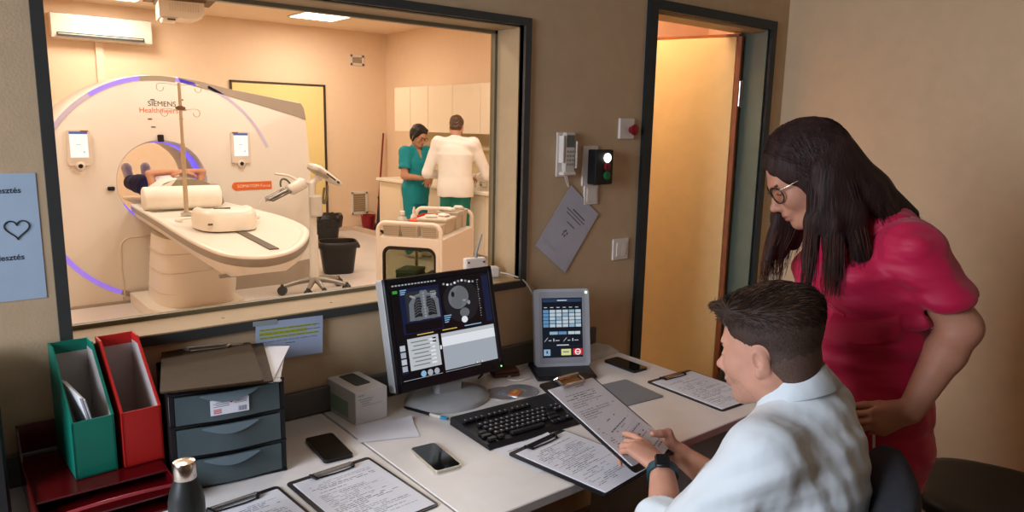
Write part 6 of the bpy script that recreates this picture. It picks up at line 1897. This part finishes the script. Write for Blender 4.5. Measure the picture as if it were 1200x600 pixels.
for k in range(620):
    side = 1 if Rw.random() < .62 else -1
    # start on the parting, run over the skull, then fall with one of the locks
    fallset = [f for f in hwl if (iW @ f[0]).y * side > -.012]
    f = Rw.choice(fallset)
    a, mid, e, r0, r1, _ = f
    la = iW @ a
    x0 = Rw.uniform(-.075, .062)
    top = Vector((x0, side * .004, .034 + .106 * math.sqrt(max(.05, 1 - ((x0 + .018) / .112) ** 2))))
    tgt = Vector((la.x + Rw.uniform(-.022, .012), la.y + side * .004, la.z + Rw.uniform(-.03, .03)))
    P = [top]
    for u in (.3, .6, .85):
        q = top.lerp(tgt, u); c = Vector((-.018, 0, .034)); v = q - c
        k0 = math.sqrt((v.x / .1125) ** 2 + (v.y / .0915) ** 2 + (v.z / .1065) ** 2)
        P.append(c + v / max(k0, .2))
    W_ = [HW @ p for p in P]
    off = (WL * Rw.uniform(-.2, 1.0) * side + WF * Rw.uniform(-1, 1)).normalized()
    rr = (r0 + r1) / 2
    W_.append(a + off * r0 * .98); W_.append(mid + off * rr * 1.02)
    end = e + off * r1 * 1.05 + Vector((Rw.uniform(-.012, .012), Rw.uniform(-.012, .012), -Rw.uniform(.01, .075)))
    W_.append(end)
    strand(catmull([tuple(p) for p in W_], 4), Rw.uniform(.0009, .0018), 1 if Rw.random() < .03 else 0)
for k in range(300):   # long tips, lighter
    f = Rw.choice(hwl[:3] + hwl[7:9]); a, mid, e, r0, r1, _ = f
    off = (WL * Rw.uniform(-1, 1) + WF * Rw.uniform(-1, 1)).normalized()
    rr = (r0 + r1) / 2
    strand(catmull([tuple(mid + off * rr * .9), tuple(mid.lerp(e, .5) + off * rr), tuple(e + off * r1 * .95), tuple(e + off * r1 * .7 + Vector((Rw.uniform(-.01, .01), 0, -Rw.uniform(.04, .085))))], 4), Rw.uniform(.0008, .0014), 1)
sm_.build('hair_strand', [HAIRD, HAIRT], ho, 80)
# glasses
GL = MB(wom.matrix_basis.inverted() @ HW)
for sg in (1, -1):
    P = [(.0985 - .018 * (abs(.027 * math.cos(2 * PI * k / 28) + sg * .034) / .06) ** 2, sg * .034 + .027 * math.cos(2 * PI * k / 28), -.004 + .0225 * math.sin(2 * PI * k / 28)) for k in range(28)]
    GL.tube(P, .0018 if True else 0, 8, closed=True)
GL.tube([(.1005, .009, .003), (.104, 0, .006), (.1005, -.009, .003)], .0016, 6)
gf = GL.build('glasses', mat('dark_spectacle_frame', (36, 30, 28), .3), wom, 60)
for sg in (1, -1):
    GL = MB(wom.matrix_basis.inverted() @ HW)
    GL.tube([(.082, sg * .060, .008), (.06, sg * .0735, .010), (.0, sg * .0785, .012), (-.015, sg * .0775, .0)], .0016, 6); GL.build('temple_arm', mat('gold_wire', (206, 186, 160), .25, .9), gf, 60)
    GL = MB(wom.matrix_basis.inverted() @ HW)
    P = [(.0985 - .018 * (abs(.025 * math.cos(2 * PI * k / 28) + sg * .034) / .06) ** 2, sg * .034 + .026 * math.cos(2 * PI * k / 28), -.004 + .0215 * math.sin(2 * PI * k / 28)) for k in range(28)]
    GL.add(P, [tuple(range(28))]); GL.build('lens', glass_mat('spectacle_lens' , (238, 234, 228), .05) if 'spectacle_lens' not in MATS else MATS['spectacle_lens'], gf)

# ================================================================== nurse and colleague in the scan room
TEAL = mat('teal_cotton', (16, 140, 148), .7, var=.04)
GREENC = mat('green_cotton', (16, 112, 98), .7, var=.04)
COAT = mat('coat_white', (244, 234, 222), .75, var=.02)
def colleague(base, F, label, hpitch, height, hands, elbows, top, topmats, hem, sleeve, pants, hairfn, skin, wide=1.0, sh_z=None):
    F = Vector(F).normalized(); L = Vector((-F.y, F.x, 0))
    B = Vector(base); t = thing('person', label, 'person', tuple(B))
    shz = sh_z or height * .81
    hc = B + F * .06 + Vector((0, 0, height - .118))
    HH = fr3(hc, F + Vector((0, 0, -hpitch)))
    h_ = SDF(.0045, HH); head(h_); face_dye(h_)
    C_ = B + Vector((0, 0, shz))
    h_.cone((-.03, 0, -.06), tuple(HH.inverted() @ (C_ + Vector((0, 0, .02)))), .05, .056, .03)
    a_ = SDF(.005); S = [C_ + L * .175 * wide, C_ - L * .175 * wide]
    E_ = [Vector(e) for e in elbows]; H_ = [Vector(h) for h in hands]
    for i in (0, 1):
        a_.cone(tuple(S[i]), tuple(E_[i]), .05, .041, .02); a_.cone(tuple(E_[i]), tuple(H_[i]), .041, .028, .02)
        d = (H_[i] - E_[i]).normalized()
        hand(a_, tuple(H_[i]), tuple(d), tuple(Vector((0, 0, -1)) + (L * (-1 if i == 0 else 1)) * .5), i == 0, curl=(.55, .6, .65, .7), scale=.95)
    b_ = SDF(.010); pel = B + Vector((0, 0, height * .53))
    b_.chain([tuple(pel), tuple(B + Vector((0, 0, height * .66))), tuple(C_ + Vector((0, 0, -.1))), tuple(C_)], [.13, .12, .13, .07], .05, flat=(tuple(F), .75))
    b_.cone(tuple(S[0]), tuple(S[1]), .05, .05, .04)
    for s in (1, -1):
        h0 = pel + L * .08 * s
        b_.cone(tuple(h0), (h0.x, h0.y, .46), .085, .055, .04); b_.cone((h0.x, h0.y, .46), (h0.x, h0.y, .09), .052, .04, .03); b_.cone((h0.x, h0.y, .045), tuple(Vector((h0.x, h0.y, .04)) + F * .15), .04, .032, .03)
    sdf_build('body', [h_, a_, b_], [skin, LIP, BROW], t)
    g_ = SDF(.007)
    for i in (0, 1):
        if sleeve > 1:
            e1 = E_[i] + (H_[i] - E_[i]) * (sleeve - 1)
            g_.cone(tuple(S[i]), tuple(E_[i]), .07, .062, .03); g_.cone(tuple(E_[i]), tuple(e1), .06, .046, .02)
        else:
            e1 = S[i] + (E_[i] - S[i]) * sleeve; g_.cone(tuple(S[i]), tuple(e1), .07, .074, .03)
            d = (E_[i] - S[i]).normalized(); g_.ell(tuple(e1 + d * .10), (.1, .1, .1), k=.004, op='-')
    g_.chain([tuple(B + Vector((0, 0, hem + .03))), tuple(pel + Vector((0, 0, .02))), tuple(B + Vector((0, 0, height * .66))), tuple(C_ + Vector((0, 0, -.12))), tuple(C_ + Vector((0, 0, -.02)))], [.182 * wide, .175 * wide, .158 * wide, .165 * wide, .09], .05, flat=(tuple(F), .74))
    g_.cone(tuple(S[0] + Vector((0, 0, -.005))), tuple(S[1] + Vector((0, 0, -.005))), .066, .066, .05)
    g_.cone(tuple(C_), tuple(C_ + Vector((0, 0, .035))), .085, .066, .03)
    g_.cut(tuple(B + Vector((0, 0, hem))), (0, 0, -1))
    if topmats[1] == 'v':
        v = SDF(.007); g_.cone(tuple(C_ + F * .10 + Vector((0, 0, -.06))), tuple(C_ + F * .06 + Vector((0, 0, .07))), .012, .05, .01, op='-')
    sdf_build(top, g_, topmats[0], t, folds(.003, 38, 13))
    p_ = SDF(.008)
    p_.cone(tuple(pel + L * .06), tuple(pel - L * .06), .135, .135, .05, flat=(tuple(F), .85))
    for s in (1, -1):
        h0 = pel + L * .08 * s; p_.cone((h0.x, h0.y, pel.z - .08), (h0.x, h0.y, .46), .10, .078, .04); p_.cone((h0.x, h0.y, .46), (h0.x, h0.y, .09), .078, .068, .03)
    sdf_build('trousers', p_, pants, t, folds(.003, 38, 3))
    s_ = SDF(.008)
    for s in (1, -1):
        h0 = pel + L * .08 * s; a = Vector((h0.x, h0.y, .045)); s_.cone(tuple(a - F * .05), tuple(a + F * .15), .044, .038, .03); s_.ell((h0.x, h0.y, -.1), (.4, .4, .1), k=.004, op='-')
    sdf_build('shoes', s_, mat('clog_white', (220, 212, 200), .5), t)
    x_ = SDF(.0045, HH); hairfn(x_)
    sdf_build('hair', x_, mat('hair_black_brown' if 'nurse' in label else 'hair_mid_brown', (34, 24, 22) if 'nurse' in label else (84, 58, 38), .5, var=.3, scale=80, bump=.4, bscale=200), t, folds(.002, 120, 2))
    return t, HH
def nhair(x):
    x.ell((-.02, 0, .045), (.106, .088, .096), k=.015); x.ell((-.06, 0, -.02), (.055, .075, .075), k=.03); x.ell((-.118, 0, .0), (.035, .04, .05), k=.02)
    for s in (1, -1): x.cone((.04, s * .055, .085), (.012, s * .083, -.02), .022, .014, .02); x.cone((.012, s * .083, -.02), (.0, s * .078, -.075), .013, .006, .01)
    x.ell((.115, 0, -.01), (.072, .066, .085), k=.01, op='-'); x.ell((.06, 0, -.09), (.07, .075, .085), k=.01, op='-')
def dhair(x):
    x.ell((-.018, 0, .048), (.104, .081, .083), k=.015); x.ell((-.055, 0, -.015), (.055, .070, .06), k=.02)
    x.ell((.115, 0, .0), (.070, .12, .09), k=.012, op='-'); x.ell((.05, 0, -.08), (.075, .12, .09), k=.012, op='-')
    for s in (1, -1): x.ell((-.012, s * .088, -.012), (.024, .028, .036), k=.008, op='-')
    x.cut((-.05, 0, -.055), (.3, 0, -1))
nb = (4.60, 7.56, 0)
nurse, NH = colleague(nb, (.20, -.98, 0), 'nurse with dark hair in teal scrubs standing by the worktop', .42, 1.585,
    [(4.66, 7.33, .955), (4.545, 7.36, .98)], [(4.80, 7.50, 1.0), (4.38, 7.45, 1.0)], 'tunic', (TEAL, 'v'), .66, .62, TEAL, nhair, SKINT, .95, 1.275)
gm = MB(nurse.matrix_basis.inverted() @ NH)
for sg in (1, -1): gm.tube([(.102, sg * .032 + .026 * math.cos(2 * PI * k / 20), -.004 + .019 * math.sin(2 * PI * k / 20)) for k in range(20)], .002, 6, closed=True)
for sg in (1, -1): gm.tube([(.10, sg * .058, 0), (.0, sg * .078, .008)], .002, 6)
gm.tube([(.102, -.007, 0), (.102, .007, 0)], .002, 6); gm.build('glasses', BLACK, nurse, 60)
db = (4.68, 6.83, 0)
colleague(db, (.70, .71, 0), 'man in a white jacket and green trousers seen from behind at the worktop', .35, 1.70,
    [(4.80, 7.19, 1.0), (5.08, 6.93, 1.0)], [(4.45, 7.06, 1.06), (5.00, 6.66, 1.05)], 'jacket', (COAT, ''), .80, 1.85, GREENC, dhair, SKIN, 1.14, 1.40)

# ================================================================== patient on the couch
pz = TB + .03
pat = thing('person', 'patient lying in the scanner bore with folded arms, navy trousers and pale shoes', 'person', (1.68, 7.3, TB + .002))
b_ = SDF(.006)
b_.ell((1.72, 6.60, pz + .075), (.075, .10, .08)); b_.cone((1.715, 6.68, pz + .07), (1.71, 6.74, pz + .07), .05, .05, .03)
b_.chain([(1.70, 6.80, pz + .08), (1.69, 7.05, pz + .085), (1.68, 7.25, pz + .08)], [.12, .115, .12], .05, flat=((0, 0, 1), .75))
b_.cone((1.53, 6.80, pz + .08), (1.87, 6.82, pz + .08), .05, .05, .04)
for s, el, hn in ((-1, (1.50, 6.86, 1.135), (1.73, 6.80, 1.15)), (1, (1.945, 6.87, 1.14), (1.79, 6.80, 1.155))):
    b_.cone((1.70 + .17 * s, 6.82, pz + .09), el, .040, .028, .02); b_.cone(el, hn, .028, .021, .02)
    hand(b_, hn, (-.9 * s, -.1, -.12), (0, .3, -1), s < 0, curl=(.3, .35, .4, .4), scale=.88)
for s in (-1, 1):
    b_.cone((1.67 + .08 * s, 7.27, pz + .08), (1.645 + .075 * s, 7.60, pz + .08), .08, .055, .04); b_.cone((1.645 + .075 * s, 7.60, pz + .08), (1.625 + .07 * s, 7.86, pz + .08), .052, .04, .03); b_.cone((1.625 + .07 * s, 7.86, pz + .06), (1.62 + .08 * s, 7.90, pz + .20), .035, .03, .03)
sdf_build('body', b_, SKINT, pat)
c_ = SDF(.007)
c_.cone((1.60, 7.25, pz + .08), (1.75, 7.25, pz + .08), .12, .12, .05, flat=((0, 0, 1), .85))
for s in (-1, 1): c_.cone((1.67 + .08 * s, 7.27, pz + .08), (1.645 + .075 * s, 7.60, pz + .09), .10, .085, .04); c_.cone((1.645 + .075 * s, 7.60, pz + .09), (1.625 + .07 * s, 7.82, pz + .085), .085, .075, .03)
sdf_build('trousers', c_, mat('navy_cotton', (44, 42, 84), .8), pat, folds(.003, 40, 4))
c_ = SDF(.007)
c_.chain([(1.70, 6.83, pz + .08), (1.69, 7.05, pz + .09), (1.68, 7.26, pz + .085)], [.14, .135, .14], .05, flat=((0, 0, 1), .78))
sdf_build('shirt', c_, mat('sheet_white', ()), pat, folds(.003, 40, 7))
for s in (-1, 1):
    c_ = SDF(.006)
    c_.cone((1.625 + .07 * s, 7.86, pz + .05), (1.61 + .085 * s, 7.885, pz + .215), .047, .042, .03); c_.ell((1.61 + .085 * s, 7.885, pz + .23), (.043, .04, .05), k=.02)
    sdf_build('shoe', c_, mat('shoe_lilac', (236, 228, 246), .6, var=.15, scale=40), pat)
# ------------------------------------------------------------------ light
def area(name, loc, size, power, col, rot=(0, 0, 0), sy=None):
    l = bpy.data.lights.new(name, 'AREA')
    l.energy = power; l.color = [lin(c) for c in col]; l.size = size
    if sy: l.shape = 'RECTANGLE'; l.size_y = sy
    o = bpy.data.objects.new(name, l); COL.objects.link(o)
    o.location = loc; o.rotation_euler = rot
    return o
w = bpy.data.worlds.new('world'); SC.world = w; w.use_nodes = True
bg = w.node_tree.nodes['Background']
sky = w.node_tree.nodes.new('ShaderNodeTexSky'); sky.sky_type = 'HOSEK_WILKIE'; sky.turbidity = 6; sky.ground_albedo = .4
w.node_tree.links.new(sky.outputs['Color'], bg.inputs['Color'])
bg.inputs['Strength'].default_value = .25
# daylight through the left window of the control room
area('daylight', (-1.66, 1.05, 1.8), 2.2, 41, (228, 236, 255), (0, 0, 0), 1.15).data.shape = 'RECTANGLE'
bpy.data.objects['daylight'].data.size = 1.3; bpy.data.objects['daylight'].data.size_y = 1.1
dl = bpy.data.objects['daylight']; dl.rotation_euler = (Vector((2.8, .8, .45)) - Vector(dl.location)).to_track_quat('-Z', 'Y').to_euler(); dl.data.spread = D(112)
# ceiling panels of the scan room
PANELS = [(4.05, 8.93), (1.75, 9.12), (.5, 6.6), (2.3, 5.9), (4.2, 5.9), (.6, 3.6), (2.4, 3.6)]
pm = mat('lit_diffuser', (255, 246, 230), .5, emit=(255, 240, 220), estr=7)
for i, (x, y) in enumerate(PANELS[:2]):
    t = thing('ceiling_light', ['square flat ceiling panel light near the far corner of the scan room', 'flat ceiling panel light beside the white ceiling box above the scanner'][i], 'light', (x, y, CZ))
    m = MB(); m.box((0, 0, -.006), (.62, .62, .012), b=.003); m.build('frame', WHITE, t)
    m = MB(); m.box((0, 0, -.0135), (.56, .56, .003)); m.build('diffuser', pm, t)
for x, y in PANELS:
    area('panel_lamp', (x, y, CZ - .03), .56, 27.5, (255, 251, 247))
area('corridor_lamp', (2.42, 2.55, CZ - .05), .6, 24, (255, 246, 226))
SC.view_settings.view_transform = 'Standard'
SC.view_settings.look = 'None'
SC.view_settings.exposure = 0.0
SC.view_settings.gamma = 1.0
SC.view_settings.use_curve_mapping = False
SC.cycles.max_bounces = 8
SC.cycles.transparent_max_bounces = 16
SC.cycles.sample_clamp_indirect = 6
SC.cycles.use_denoising = True
